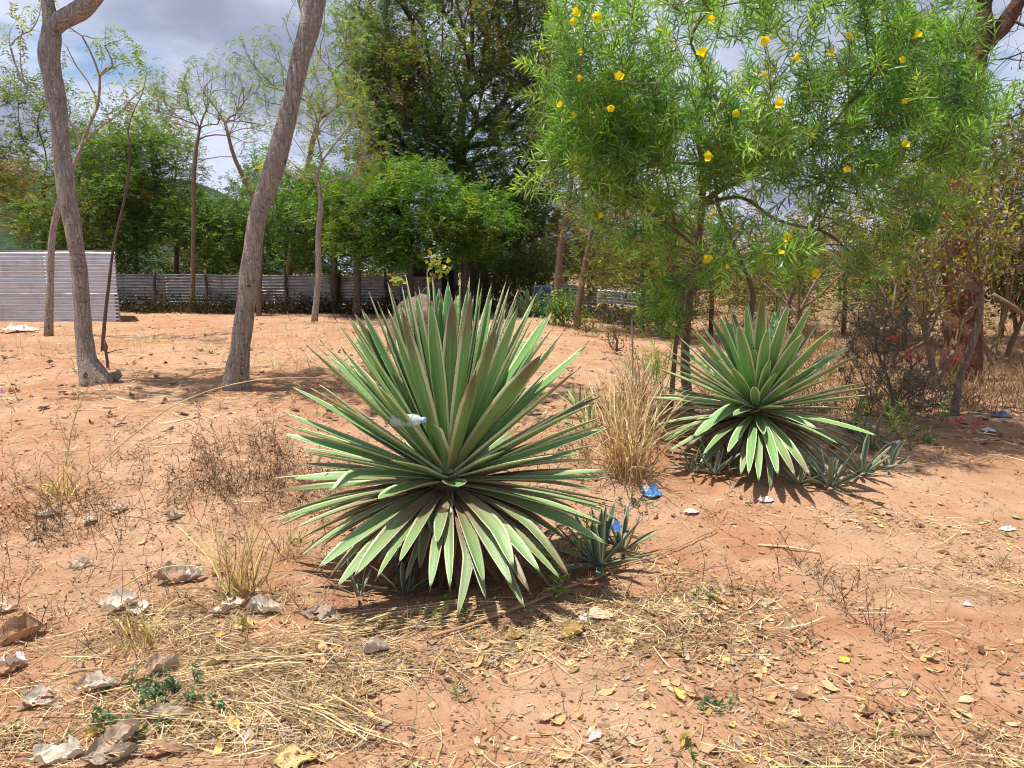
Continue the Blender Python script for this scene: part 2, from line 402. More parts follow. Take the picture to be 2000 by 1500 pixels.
# ------------------------------------------------------------------ ground and hills
yy = np.concatenate([np.linspace(-3, 1.3, 14), np.geomspace(1.45, 13, 450), np.geomspace(13.2, 900, 110)])
uu = np.linspace(-1, 1, 380); uu = uu * 0.55 + np.sign(uu) * np.abs(uu) ** 3 * 0.45
Yg, Ug = np.meshgrid(yy, uu, indexing='ij')
Xg = Ug * (3.2 + 1.75 * np.maximum(Yg, 0))
Zg = gh(Xg, Yg)
Vg = np.stack([Xg, Yg, Zg], -1).reshape(-1, 3); nr, nc = Yg.shape
i = np.arange(nr - 1)[:, None] * nc; j = np.arange(nc - 1)[None]
Qg = np.stack([i + j, i + j + 1, i + nc + j + 1, i + nc + j], -1).reshape(-1, 4)
tag(MB().add(Vg, Qg).build('ground', SOIL, smooth=True), kind='structure')

def hill(name, x0, x1, Y, prof, depth, c):
    xs = np.linspace(0, 1, 90); ys = np.linspace(0, 1, 24)
    X, T = np.meshgrid(xs, ys)
    px = x0 + (x1 - x0) * X
    top = np.interp(px, [p[0] for p in prof], [p[1] for p in prof])
    wx = (px - 1000) / F * Y
    H = np.maximum((530 - top) / F * Y, 0)
    Z = H * np.sin(np.pi * T) ** 0.8 * (1 + 0.12 * fbm(wx * 0.02, T * 5, 4)) - 2
    V = np.stack([wx, Y + (T - 0.5) * depth, Z], -1).reshape(-1, 3)
    i = np.arange(23)[:, None] * 90; j = np.arange(89)[None]
    Q = np.stack([i + j, i + j + 1, i + 91 + j, i + 90 + j], -1).reshape(-1, 4)
    k = NT(name + '_cover'); n = k.noise(k.pos(), 0.06, 8, 0.75)
    m = k.fin(k.pbr(k.mix(k.ramp(n, 0.35, 0.65), c, tuple(v * 1.9 for v in c)), 0.95, spec=0.1, normal=k.bump(n, 0.8, 6)))
    tag(MB().add(V, Q).build(name, m, smooth=True), kind='structure')
hill('hill', -500, 620, 420, [(-500, 360), (-100, 340), (120, 345), (300, 340), (400, 350), (470, 385), (505, 408), (560, 460), (620, 530)], 260, (0.03, 0.05, 0.027))
hill('hills', 760, 2600, 800, [(760, 530), (900, 480), (1080, 458), (1200, 475), (1500, 490), (1800, 470), (2200, 480), (2600, 500)], 260, (0.04, 0.055, 0.045))

# ------------------------------------------------------------------ corrugated iron
def sheet(P0, P1, zb, zt, mat, name, parent, origin, pitch=0.094, amp=0.027, dent=0.01, cols=10, tilt=0.0, c=1.0):
    """sheet with level corrugations between two ground points"""
    P0 = np.asarray(P0, float); P1 = np.asarray(P1, float)
    L = np.linalg.norm((P1 - P0)[:2]); ex = (P1 - P0); ex[2] = 0; ex = ex / L; ny = np.array([ex[1], -ex[0], 0])
    H = zt - zb; nz = max(8, int(H / pitch * 8)); s = np.linspace(0, 1, cols + 1); h = np.linspace(0, H, nz + 1)
    Sg, Hg = np.meshgrid(s, h)
    off = amp * np.cos(Hg / pitch * 2 * np.pi) + dent * fbm(Sg * L * 1.3 + P0[0], Hg * 1.5, 3)
    z = zb + Hg + tilt * Sg + dent * 0.8 * fbm(Sg * L * 0.9 + 7, Hg * 0.1 + P0[0], 2)
    V = P0[None, None] * np.array([1, 1, 0]) + ex * (Sg * L)[..., None] + ny * off[..., None]
    V[..., 2] = z
    i = np.arange(nz)[:, None] * (cols + 1); j = np.arange(cols)[None]
    Q = np.stack([i + j, i + j + 1, i + cols + 2 + j, i + cols + 1 + j], -1).reshape(-1, 4)
    V = V.reshape(-1, 3); k = len(V)
    V2 = V - ny * 0.0015
    return MB().add(np.concatenate([V, V2]), np.concatenate([Q, Q[:, ::-1] + k])).build(name, mat, parent, origin, smooth=True)
def post(px, Y, ztop, r, parent, origin, name='post', lean=0.0, mat=None):
    b = at(px, 600, Y); b[2] = gh(b[0], b[1]) - 0.1
    t = b.copy(); t[2] = ztop; t[0] += lean
    P = b + (t - b) * np.linspace(0, 1, 7)[:, None]; P[:, :2] += rng.normal(0, r * 0.35, (7, 2))
    return MB().tube(P, np.linspace(r, r * 0.8, 7), 7, wob=0.15).build(name, mat or DARKBARK, parent, origin, smooth=True)
SY = 19.6
g = gp(110, 628); SY = g[1]
sh0 = at(-70, 560, SY); sh1 = at(229, 560, SY); so = np.array([sh0[0], SY, gh(sh0[0], SY)])
shed = empty('tin_shed', so, 'small pale corrugated iron shed behind the left tree trunks', 'shed')
zb = so[2] - 0.02; zt = at(200, 489, SY)[2]; zm = at(200, 571, SY)[2]
xm = at(96, 560, SY)
sheet(sh0, [xm[0], SY, 0], zm - 0.03, zt, TIN, 'wall_sheet', shed, so, dent=0.012)
sheet([xm[0] - 0.05, SY - 0.02, 0], sh1, zm - 0.03, zt - 0.01, TIN, 'wall_sheet', shed, so, dent=0.02)
sheet(sh0 + [0, 0.03, 0], [xm[0] + 0.3, SY + 0.03, 0], zb, zm + 0.02, TIN, 'wall_sheet', shed, so)
sheet([xm[0] + 0.25, SY + 0.015, 0], sh1 + [0, 0.015, 0], zb, zm + 0.02, TIN, 'wall_sheet', shed, so, dent=0.014)
sheet(sh1 + [0.0, 0.0, 0], sh1 + [-1.25, 2.2, 0], zb, zt - 0.05, TIN, 'wall_sheet', shed, so)
# roof: a sheet resting on a pole frame, its rusty edge towards the camera
rf = MB(); xr = np.linspace(sh0[0] - 0.1, sh1[0] + 0.06, 120); zr = zt + 0.025 + 0.014 * np.cos(xr * 2 * np.pi / 0.082) + 0.02 * fbm(xr * 1.3, 0 * xr, 3)
yr = np.linspace(SY + 0.035, SY + 2.3, 5); Vr = np.array([[x - (y - SY) * .55, y, z - (y - SY) * 0.03] for y in yr for x, z in zip(xr, zr)])
i = np.arange(4)[:, None] * 120; j = np.arange(119)[None]; Qr = np.stack([i + j, i + j + 1, i + 121 + j, i + 120 + j], -1).reshape(-1, 4)
rf.add(np.concatenate([Vr, Vr - [0, 0, 0.004]]), np.concatenate([Qr, Qr[:, ::-1] + len(Vr)]))
RUST = tin_material('rusty_tin', (0.20, 0.11, 0.08), (0.30, 0.19, 0.14), (0.10, 0.05, 0.035), 0.8)
rf.build('roof_sheet', RUST, shed, so, smooth=True)
fr = MB(); fr.tube(np.array([[sh0[0], SY + 0.06, zt - 0.02], [sh1[0], SY + 0.06, zt - 0.03]]), 0.04, 7)
fr.build('roof_pole', DARKBARK, shed, so)
for x in (sh0[0] + 0.5, sh1[0] - 0.08):
    MB().tube(np.array([[x, SY + 0.07, zb - 0.1], [x, SY + 0.07, zt - 0.05]]), 0.045, 7).build('corner_post', DARKBARK, shed, so, smooth=True)
# long fence
FY = 25.0
fA = at(222, 560, FY - 0.2); fB = at(858, 560, FY - 1.0)
fo = np.array([fA[0], fA[1], gh(fA[0], fA[1])])
fence = empty('tin_fence', fo, 'long dark weathered corrugated iron fence under the trees behind the yard', 'fence')
nS = 6
for q in range(nS):
    a = fA + (fB - fA) * (q / nS); b = fA + (fB - fA) * ((q + 1) / nS); b = b + (b - a) * 0.04
    yo = 0.02 * (q % 2)
    zt0 = at(300, 535 + 0.8 * q, a[1])[2]
    o = sheet(a - [0, yo, 0], b - [0, yo, 0], zt0 - 0.86, zt0, GREYTIN, 'fence_sheet', fence, fo, dent=0.02, amp=0.020, tilt=-0.02)
for q, (px, ln) in enumerate(((303, .05), (408, -.05), (560, .0), (662, .04), (756, -.03), (846, 0))):
    Yp = fA[1] + (fB[1] - fA[1]) * (px - 222) / 636 - 0.1
    post(px, Yp, at(px, 527, Yp)[2], 0.055, fence, fo, 'fence_post', ln)
# short bright fence on the right
f2 = empty('tin_fence', at(1097, 590, 24), 'short bright corrugated iron fence behind the small agaves right of centre', 'fence'); f2o = np.array(f2.location)
for (x0, x1, yt, h, Y) in ((1096, 1128, 553, 0.50, 24.3), (1126, 1166, 560, 0.55, 24.2), (1167, 1215, 565, 0.42, 23.6), (1213, 1262, 569, 0.42, 23.5), (1260, 1330, 570, 0.42, 23.4)):
    a = at(x0, yt, Y); b = at(x1, yt, Y)
    sheet(a, b, a[2] - h, a[2], TIN if x0 > 1150 else GREYTIN, 'fence_sheet', f2, f2o, cols=6, dent=0.02, tilt=-0.05)
for px, Y in ((1098, 24.4), (1180, 23.7), (1262, 23.6)):
    post(px, Y, at(px, 549, Y)[2], 0.05, f2, f2o, 'fence_post', 0.02, TWIG)
# dark hut beyond the fence
hp = at(842, 560, 29); ho = np.array([hp[0], 29, gh(hp[0], 29)])
hut = empty('dark_hut', ho, 'black walled hut half hidden beyond the fence under the big tree', 'hut')
def box(lo, hi):
    (a, b, c), (d, e, f) = lo, hi
    V = [(a, b, c), (d, b, c), (d, e, c), (a, e, c), (a, b, f), (d, b, f), (d, e, f), (a, e, f)]
    return V, [(0, 3, 2, 1), (4, 5, 6, 7), (0, 1, 5, 4), (1, 2, 6, 5), (2, 3, 7, 6), (3, 0, 4, 7)]
BLK = NT('black_sheeting'); BLK = BLK.fin(BLK.pbr((0.02, 0.02, 0.022), 0.7))
x0 = at(800, 560, 29)[0]; x1 = at(886, 560, 29)[0]; z1 = at(850, 508, 29)[2]
for (a, b) in (((x0, 29, ho[2]), (x0 + 0.78, 31.5, z1)), ((x0 + 0.80, 29.02, ho[2]), (x1, 31.5, z1 - 0.01))):
    V, Q = box(a, b); MB().add(V, Q, c=(1, 1, 1)).build('wall_panel', BLK, hut, ho)
V, Q = box((x0 - 0.15, 28.85, z1 + 0.003), (x1 + 0.15, 31.7, z1 + 0.07)); MB().add(V, Q).build('roof', BLK, hut, ho)
# blue barrel
bo = gp(1058, 606); by = 23.0; bx_ = at(1058, 580, by); bo = np.array([bx_[0], by, gh(bx_[0], by)])
rr = [0.0, .27, .29, .29, .275, .285, .29, .275, .285, .29, .29, .27, 0.0]; zs = [0, 0, .02, .26, .28, .30, .55, .57, .59, .61, .86, .9, .9]
rr = np.array(rr); th = np.linspace(0, 2 * np.pi, 24, endpoint=False)
V = np.stack([bo[0] + rr[:, None] * np.cos(th), bo[1] + rr[:, None] * np.sin(th), bo[2] + np.array(zs)[:, None] * np.ones(24)], -1).reshape(-1, 3)
i = np.arange(12)[:, None] * 24; j = np.arange(24)[None]; j2 = (j + 1) % 24
Q = np.stack([i + j, i + j2, i + 24 + j2, i + 24 + j], -1).reshape(-1, 4)
BL = NT('blue_plastic'); BL = BL.fin(BL.pbr((0.03, 0.07, 0.16), 0.5))
tag(MB().add(V, Q).build('barrel', BL, None, bo, smooth=True), 'blue plastic drum half hidden behind the dark background agave', 'barrel')

# ------------------------------------------------------------------ trees
def skeleton(trunk, targets, bf=0.35, start=0.45, sub=0.9):
    """branches grown to reach every target from the trunk"""
    nodes = [p for p in trunk]; par = [-1] + list(range(len(trunk) - 1)); path = list(np.concatenate([[0], np.cumsum(np.linalg.norm(np.diff(trunk, axis=0), axis=1))]))
    nt_ = len(trunk); path = [x * 0.3 for x in path]
    ok0 = int(nt_ * start)
    targets = np.asarray(targets); order = np.argsort(np.linalg.norm(targets - trunk[-1], axis=1) + 0.2 * rng.random(len(targets)))
    P = np.zeros((len(trunk) + 6 * len(targets) + 10, 3)); P[:nt_] = trunk
    PL = np.zeros(len(P)); PL[:nt_] = path; n = nt_; tgt_idx = []
    for ti in order:
        t = targets[ti]; d = np.linalg.norm(P[ok0:n] - t, axis=1)
        cost = d + bf * PL[ok0:n] + 0.5 * np.maximum(P[ok0:n, 2] - t[2], 0)
        k = ok0 + int(np.argmin(cost)); dd = d[k - ok0]; m = int(np.clip(dd / sub, 1, 5)); prev = k; a = P[k]
        bendv = rng.normal(0, 0.10 * dd, 3); bendv[2] += -0.08 * dd
        for q in range(1, m + 1):
            f = q / m; p = a + (t - a) * f + bendv * math.sin(math.pi * f)
            P[n] = p; PL[n] = PL[prev] + np.linalg.norm(p - P[prev]); par.append(prev); prev = n; n += 1
        tgt_idx.append(n - 1)
    return P[:n], np.array(par), nt_, tgt_idx
def branch_radii(P, par, nt_, tgt, rtrunk, rtip, ex=0.42):
    n = len(P); cnt = np.zeros(n); cnt[tgt] += 1
    for i in range(n - 1, 0, -1):
        if par[i] >= 0: cnt[par[i]] += cnt[i]
    cnt = np.maximum(cnt, 1); mx = cnt.max()
    return np.maximum(rtip * cnt ** ex, rtip) * min(1.0, rtrunk / (rtip * mx ** ex))+0*cnt
def draw_branches(mb, P, par, nt_, rad, sides=5, wob=0.0):
    idx = np.arange(nt_, len(P)); a = P[par[idx]]; b = P[idx]
    # tangent continuity: use the parent's own direction
    pd = P[par[idx]] - P[np.maximum(par[par[idx]], 0)]
    pd = nrm(pd); d = b - a; L = np.linalg.norm(d, axis=1, keepdims=True)
    c = a + pd * L * 0.18 + d * 0.32 + rng.normal(0, 0.03, a.shape) * L
    t = np.linspace(0, 1, 4)[None, :, None]
    Q = (1 - t) ** 2 * a[:, None] + 2 * t * (1 - t) * c[:, None] + t ** 2 * b[:, None]
    r0 = np.minimum(rad[par[idx]], rad[idx] * 1.35); r1 = rad[idx]
    rr = r0[:, None] + (r1 - r0)[:, None] * np.linspace(0, 1, 4)
    mb.tubes(Q, rr, sides)
def fronds(mb, A, D, nf, flen, pairs, lw, palette, up=0.4, spread=0.12, p=None, droop=-0.25, twig=None, lf=0.33, clumpcol=True):
    """feathery sprays of leaflets round every anchor"""
    K = len(A); cc = pal(K, palette, 0.16, p)
    if clumpcol and len(palette) > 1:
        s0 = rng.random() * 60; f_ = fbm(A[:, 0] * .9 + s0, A[:, 2] * 1.1 + A[:, 1] * .5 + s0, 2); q_ = np.argsort(np.argsort(f_ + rng.normal(0, .08, K))) / max(K, 1)
        cc = np.asarray(palette, float)[np.minimum((q_ * len(palette)).astype(int), len(palette) - 1)] * (1 + rng.normal(0, .15, (K, 1)))
    A2 = np.repeat(A, nf, 0) + rng.normal(0, spread, (K * nf, 3)); D2 = nrm(np.repeat(D, nf, 0) * 0.5 + rdir(K * nf, up))
    L = flen * rng.uniform(0.6, 1.3, K * nf); Pt = paths(A2, D2, L, pairs + 1, droop, 0.12)
    c2 = np.repeat(cc, nf, 0) * rng.uniform(0.75, 1.3, (K * nf, 1)) if clumpcol else pal(K * nf, palette, 0.18, p)
    T = nrm(Pt[:, 1:] - Pt[:, :-1]); B = Pt[:, 1:].reshape(-1, 3); T = T.reshape(-1, 3)
    sd_ = nrm(np.cross(T, [0, 0, 1.0]) + rng.normal(0, 0.15, T.shape))
    ll = np.repeat(L * lf, pairs) * rng.uniform(0.8, 1.2, len(B)); cl = np.repeat(c2, pairs, 0)
    up_ = nrm(np.cross(sd_, T) + rng.normal(0, 0.35, T.shape))
    for sgn in (1, -1):
        mb.kites(B, sd_ * sgn + T * 0.7 + rng.normal(0, 0.12, T.shape), up_, ll, ll * lw, cl)
    if twig is not None:
        twig.tubes(Pt[:, ::max(1, pairs // 2)], np.full(Pt[:, ::max(1, pairs // 2)].shape[:2], 0.004), 3)
def trunk_pts(lst, n=24, jit=0.0):
    """list of (px,py,Y,width px) -> smooth centreline and radii"""
    P = np.array([at(a, b, Y) for a, b, Y, w in lst]); r = np.array([w / 2 / F * Y for a, b, Y, w in lst])
    s = np.concatenate([[0], np.cumsum(np.linalg.norm(np.diff(P, axis=0), axis=1))]); s /= s[-1]
    q = np.linspace(0, 1, n)
    def cub(v):
        m = np.gradient(v, s, axis=0); i = np.clip(np.searchsorted(s, q, 'right') - 1, 0, len(s) - 2)
        h = (s[i + 1] - s[i]); t = (q - s[i]) / h
        if v.ndim > 1: h = h[:, None]; t = t[:, None]
        return (2 * t**3 - 3 * t**2 + 1) * v[i] + (t**3 - 2 * t**2 + t) * h * m[i] + (-2 * t**3 + 3 * t**2) * v[i + 1] + (t**3 - t**2) * h * m[i + 1]
    P2 = cub(P); r2 = np.abs(cub(r)); P2[1:-1] += rng.normal(0, jit, (n - 2, 3))
    return P2, r2
def ell(n, c, r, shell=0.0):
    """n points in an ellipsoid"""
    d = nrm(rng.normal(0, 1, (n, 3))); u = rng.random((n, 1)) ** (1 / 3); u = shell + (1 - shell) * u
    return np.asarray(c) + d * u * np.asarray(r)
def pell(n, px, py, Y, rx, ry, rd, shell=0.0):
    """ellipsoid given by its pixel centre and pixel radii at distance Y, rd metres deep"""
    return ell(n, at(px, py, Y), (rx / F * Y, rd, ry / F * Y), shell)
NICE = {}
def tree(name, label, cat, trunk, targets, leaf, bark=DARKBARK, bf=0.35, start=0.45, tip=0.010, rt=None, group=None, sides=6, sub=0.9,
         twigs=2, twl=0.4, foliage=LEAF, extra=None, crown_name='crown', npts=16, twup=0.3, ex=0.42, wob=0.12, tsides=10):
    P, r = trunk_pts(trunk, npts); P[0, 2] = min(P[0, 2], gh(P[0, 0], P[0, 1])) - 0.08
    o = P[0].copy(); o[2] += 0.08
    root = empty(name, o, label, cat, group)
    MB().tube(P, r, tsides, wob=wob).build('trunk', bark, root, o, smooth=True)
    S_, par, nt_, tg = skeleton(P, targets, bf, start, sub)
    rad = branch_radii(S_, par, nt_, tg, rt or r[-1], tip, ex)
    mb = MB(); draw_branches(mb, S_, par, nt_, rad, min(sides, 4 if P[0, 1] > 20 else 6))
    A = S_[tg]; D = nrm(S_[tg] - S_[par[tg]] + 1e-6)
    if twigs:
        tw = paths(np.repeat(A, twigs, 0), nrm(np.repeat(D, twigs, 0) + rdir(len(A) * twigs, twup, 0.8)), twl * rng.uniform(0.5, 1.3, len(A) * twigs), 4, 0.05, 0.2)
        mb.tubes(tw, np.tile([tip * 0.7, tip * 0.55, tip * 0.45, tip * 0.2], (len(tw), 1)), 3)
        A2 = np.concatenate([A, tw[:, -1], tw[:, 2]]); D2 = np.concatenate([D, nrm(tw[:, -1] - tw[:, -2]), nrm(tw[:, -1] - tw[:, -2])])
    else: A2, D2 = A, D
    mb.build('branches', bark, root, o, smooth=True)
    cr = MB(); leaf(cr, A2, D2)
    if cr.n: cr.build(crown_name, foliage, root, o)
    if extra: extra(root, o, A2, D2)
    return root

G1 = [(0.10, 0.19, 0.03), (0.15, 0.24, 0.04), (0.07, 0.13, 0.025)]
OLIVE = [(0.22, 0.22, 0.045), (0.16, 0.19, 0.04), (0.27, 0.22, 0.05), (0.11, 0.14, 0.03), (0.24, 0.15, 0.05)]
YEL = [(0.26, 0.29, 0.04), (0.19, 0.27, 0.05), (0.33, 0.32, 0.05)]
PALE = [(0.20, 0.31, 0.09), (0.26, 0.36, 0.12), (0.15, 0.25, 0.06)]
DK = [(0.075, 0.13, 0.027), (0.11, 0.165, 0.038), (0.13, 0.125, 0.035), (0.07, 0.14, 0.025)]
BRT = [(0.105, 0.24, 0.035), (0.18, 0.33, 0.05), (0.07, 0.15, 0.025), (0.25, 0.33, 0.055), (0.08, 0.19, 0.03)]
BRN = [(0.24, 0.17, 0.05), (0.17, 0.15, 0.045), (0.30, 0.22, 0.05), (0.10, 0.12, 0.03)]

def LF(palette, nf=3, flen=0.35, pairs=4, lw=0.4, p=None, spread=0.14, up=0.4, droop=-0.2, lf=0.36):
    return lambda mb, A, D: fronds(mb, A, D, nf, flen, pairs, lw, palette, up, spread, p, droop, lf=lf)
def mix_pts(*a): return np.concatenate(a)

# trees beyond the fence, left to right
BG = 'trees growing beyond the fence and shed'
def bgtree(px, Y, top, w, palette, label, n=150, nf=4, trunkw=12, botpy=470, p=None, flen=0.36, lean=0, name='leafy_tree', tip=0.014, dens=1.0):
    cy_ = (top + botpy) / 2; ry = (botpy - top) / 2
    base = at(px, 606, Y); tr = [(px, 606, Y, trunkw), (px + lean * .5, 560, Y, trunkw * .8), (px + lean, min(cy_ + 10, 530), Y, trunkw * .55)]
    sub_ = mix_pts(pell(9, px + lean, cy_, Y, w * .5, ry, w / 2 / F * Y * .8, 0.45), pell(5, px + lean, cy_ + ry * .45, Y, w * .5, ry * .5, 1.5, .3))
    em = np.array([at(px + lean + rng.uniform(-.42, .42) * w, top + rng.uniform(-.16, .12) * (botpy - top), Y + rng.normal(0, .8)) for _ in range(4)])
    k_ = max(4, int(n * .85 / len(sub_))); tg = np.concatenate([np.repeat(sub_, k_, 0) + nrm(rng.normal(0, 1, (len(sub_) * k_, 3))) * rng.random((len(sub_) * k_, 1)) ** .5 * [[.95, .95, .6]],
        np.repeat(em, max(2, n // 30), 0) + rng.normal(0, .35, (4 * max(2, n // 30), 3))])
    return tree(name, label, 'tree', tr, tg, LF(palette, nf, flen, 4, 0.42, p, 0.16, lf=.29), tip=tip, group=BG, twigs=2, twl=0.6)
bgtree(-50, 27, 185, 260, OLIVE, 'leafy tree above the shed at the left border of the photo', 150)
bgtree(85, 30, 215, 250, G1 + OLIVE[:2], 'olive green tree behind the leaning left trunk', 160)
bgtree(170, 26, 305, 190, G1 + OLIVE[:1], 'low dense green tree right behind the tin shed', 150, botpy=500)
bgtree(265, 31, 260, 210, OLIVE + G1[:1], 'yellowish olive tree between the left trunk and the leaning trunk', 150)
bgtree(345, 27, 300, 210, G1, 'dark green bushy tree over the left part of the fence', 210, botpy=515, dens=1.3)
bgtree(425, 32, 372, 190, OLIVE + G1, 'low olive tree just left of the leaning grey trunk', 150, botpy=510)
bgtree(560, 28, 375, 180, G1 + BRT[:1], 'green tree just right of the leaning grey trunk', 150, botpy=515)
for q, (px, Y) in enumerate(((250, 27.5), (360, 29), (470, 28), (590, 29), (690, 28), (770, 30), (900, 31), (980, 29))):
    b_ = at(px, 560, Y); o = b_.copy(); o[2] = gh(o[0], o[1]); A = ell(110, o + [0, 0, .9], (1.6, .8, 1.0)); m_ = MB(); fronds(m_, A, rdir(110, .5), 4, .4, 4, .4, DK[:2] + OLIVE[3:] + G1[2:], .4, .2)
    st_ = paths(np.repeat([o], 14, 0), rdir(14, 1.5), 1.5, 5, 0, .15); root = empty('shrub', o, ('dark shrub showing over the fence beside the shed', 'dark shrub over the fence between shed and leaning trunk', 'dark shrub over the fence just left of the leaning trunk', 'dark shrub over the fence just right of the leaning trunk', 'dark shrub over the fence behind the straight grey trunk', 'dark shrub over the fence left of the black hut', 'dark shrub over the fence right of the black hut', 'dark shrub at the end of the long fence')[q], 'shrub', 'dark shrubs just beyond the fence')
    m_.build('foliage', LEAF, root, o); MB().tubes(st_, np.tile([.02, .018, .015, .01, .006], (14, 1)), 4).build('branches', DARKBARK, root, o)
# bright green ones in front of the fence
def brighttree(px, Y, top, w, bot, label, n, base=616):
    cy_ = (top + bot) / 2; ry = (bot - top) / 2
    tr = [(px, base, Y, 17), (px + 2, 540, Y, 13), (px, cy_ + ry * .7, Y, 10)]
    sub_ = mix_pts(pell(8, px, cy_, Y, w / 2, ry, 1.5, .5), pell(4, px, cy_ - ry * .8, Y, w * .4, ry * .5, 1.), pell(5, px, cy_ + ry * .4, Y, w / 2, ry * .6, 1.3, .4)); k_ = max(3, int(n / len(sub_)))
    tg = np.repeat(sub_, k_, 0) + nrm(rng.normal(0, 1, (len(sub_) * k_, 3))) * rng.random((len(sub_) * k_, 1)) ** .5 * [[.7, .7, .38]]
    tree('leafy_tree', label, 'tree', tr, tg, LF(BRT, 5, 0.28, 4, 0.34, None, 0.10, 0.5), tip=0.012, group='bright green trees in front of the fence', twl=0.4)
brighttree(652, 24, 372, 190, 508, 'bright green tree behind the slim forked tree', 130)
brighttree(697, 22, 350, 170, 500, 'bright green tree with a straight grey trunk standing before the fence', 130)
brighttree(800, 22.5, 368, 190, 505, 'bright green spreading tree above the tips of the big agave', 190)
brighttree(905, 23, 392, 140, 500, 'bright green tree low in front of the big dark tree', 90)
# the big dark tree
BT = [(935, 560, 27, 44), (930, 500, 27, 40), (920, 440, 27, 34), (905, 380, 27, 28), (900, 300, 27, 22)]
tg = mix_pts(pell(330, 890, 110, 27, 195, 215, 3.2, 0.3), pell(130, 965, 270, 27, 140, 150, 2.6, 0.35), pell(90, 800, 250, 27, 120, 130, 2.2, 0.3),
             pell(70, 1010, 130, 27, 95, 190, 2.0), pell(60, 1000, 440, 26, 70, 70, 1.5), pell(40, 870, 380, 27, 130, 80, 2.), pell(50, 765, 330, 26.5, 75, 90, 1.6), pell(30, 740, 170, 27, 60, 120, 1.5), pell(30, 1040, 300, 27, 60, 100, 1.5), pell(60, 960, 430, 27, 110, 55, 2.0), pell(50, 870, -90, 27, 160, 90, 2.5))
def bigleaf(mb, A, D):
    hi = A[:, 2] > 6.3
    fronds(mb, A[~hi], D[~hi], 3, 0.36, 4, 0.36, [tuple(v * 1.35 for v in q_) for q_ in DK] + G1[:1], 0.6, 0.18)
    fronds(mb, A[hi], D[hi], 4, 0.36, 4, 0.36, [tuple(v * 1.4 for v in q_) for q_ in DK] + [(0.20, 0.19, 0.05), (0.17, 0.22, 0.055), (0.20, 0.16, 0.05)], 0.6, 0.2)
    sel = rng.random(len(A)) < 0.16
    fronds(mb, A[sel], D[sel], 5, 0.34, 5, 0.36, PALE + BRT, 0.5, 0.16)
tree('dark_acacia_tree', 'huge dark many-branched tree filling the middle of the sky', 'tree', BT, tg, bigleaf, tip=0.017, bf=0.55, start=0.3, sides=5, twigs=2, twl=0.8, sub=1.0, rt=0.30)
# pale sparse feathery trees
def sparse(name, label, tr, tg, palette, nf=2, flen=0.3, bark=TWIG, tip=0.0065, group=None, twl=0.35, twigs=2, bf=0.5, pairs=6, lw=0.34, start=0.4, keep=1.0, spread=0.05, rt=None):
    def lf(mb, A, D):
        s = rng.random(len(A)) < keep; fronds(mb, A[s], D[s], nf, flen, pairs, lw, palette, 0.25, spread, None, -0.3, lf=0.25)
    return tree(name, label, 'tree', tr, tg, lf, bark=bark, tip=tip, bf=bf, group=group, twigs=twigs, twl=twl, start=start, twup=0.7, rt=rt)
sparse('forked_tree', 'slim grey tree forking low, with airy yellow-green foliage', [(614, 628, 19.5, 13), (622, 540, 19.5, 11), (622, 450, 19.5, 10), (627, 392, 19.5, 9), (620, 350, 19.5, 6)],
       mix_pts(pell(30, 600, 230, 19.5, 70, 110, 1.2), pell(45, 690, 240, 19.5, 70, 75, 1.3), pell(26, 640, 130, 19.5, 80, 100, 1.2), pell(12, 560, 330, 19.5, 50, 40, 1), pell(16, 720, 330, 19.5, 60, 40, 1)),
       YEL + PALE, 2, 0.28, BARK, group='slim trees with airy feathery crowns', keep=0.6)
sparse('feathery_tree', 'tall pale feathery tree behind the top of the leaning trunk', [(560, 600, 25, 15), (570, 480, 25, 12), (600, 330, 25, 10), (620, 240, 25, 7)],
       mix_pts(pell(60, 640, 100, 25, 90, 130, 1.8), pell(35, 520, 150, 25, 60, 80, 1.2), pell(30, 700, 60, 25, 60, 90, 1.5)), PALE, 2, 0.3, group='slim trees with airy feathery crowns', keep=0.7)
sparse('feathery_tree', 'nearly bare tree with upswept twigs between the two big trunks', [(376, 600, 24, 9), (378, 450, 24, 8), (382, 300, 24, 7), (390, 250, 24, 5)],
       mix_pts(pell(70, 390, 190, 24, 90, 60, 1.4), pell(20, 330, 220, 24, 40, 40, 1), pell(20, 470, 250, 24, 40, 60, 1)), PALE, 2, 0.24, group='slim trees with airy feathery crowns', keep=0.6)
sparse('feathery_tree', 'bare-limbed tree leaning left beside the leaning grey trunk', [(505, 600, 23, 11), (500, 400, 23, 9), (455, 300, 23, 7), (440, 240, 23, 5)],
       mix_pts(pell(26, 430, 190, 23, 60, 70, 1.2), pell(24, 495, 220, 23, 40, 80, 1.0)), PALE, 2, 0.24, group='slim trees with airy feathery crowns', keep=0.5)
sparse('feathery_sapling', 'young tree with flat pale leaf sprays spreading behind the left trunk', [(94, 652, 15, 18), (98, 560, 15, 13), (104, 450, 15, 12), (118, 390, 15, 11), (140, 335, 15, 9), (158, 285, 15, 7)],
       np.array([at(*q, 15 + rng.normal(0, .35)) for q in ((205, 90), (232, 80), (160, 70), (262, 120), (195, 150), (250, 200), (285, 170), (130, 90), (90, 40), (40, 110), (20, 90), (60, 60), (180, 75), (150, 130), (220, 130), (55, 175), (20, 60), (105, 200), (268, 205), (230, 225), (190, 210), (15, 160), (80, 10))]),
       PALE + YEL, 3, 0.34, BARK, tip=0.010, keep=0.45, twigs=1, pairs=7)
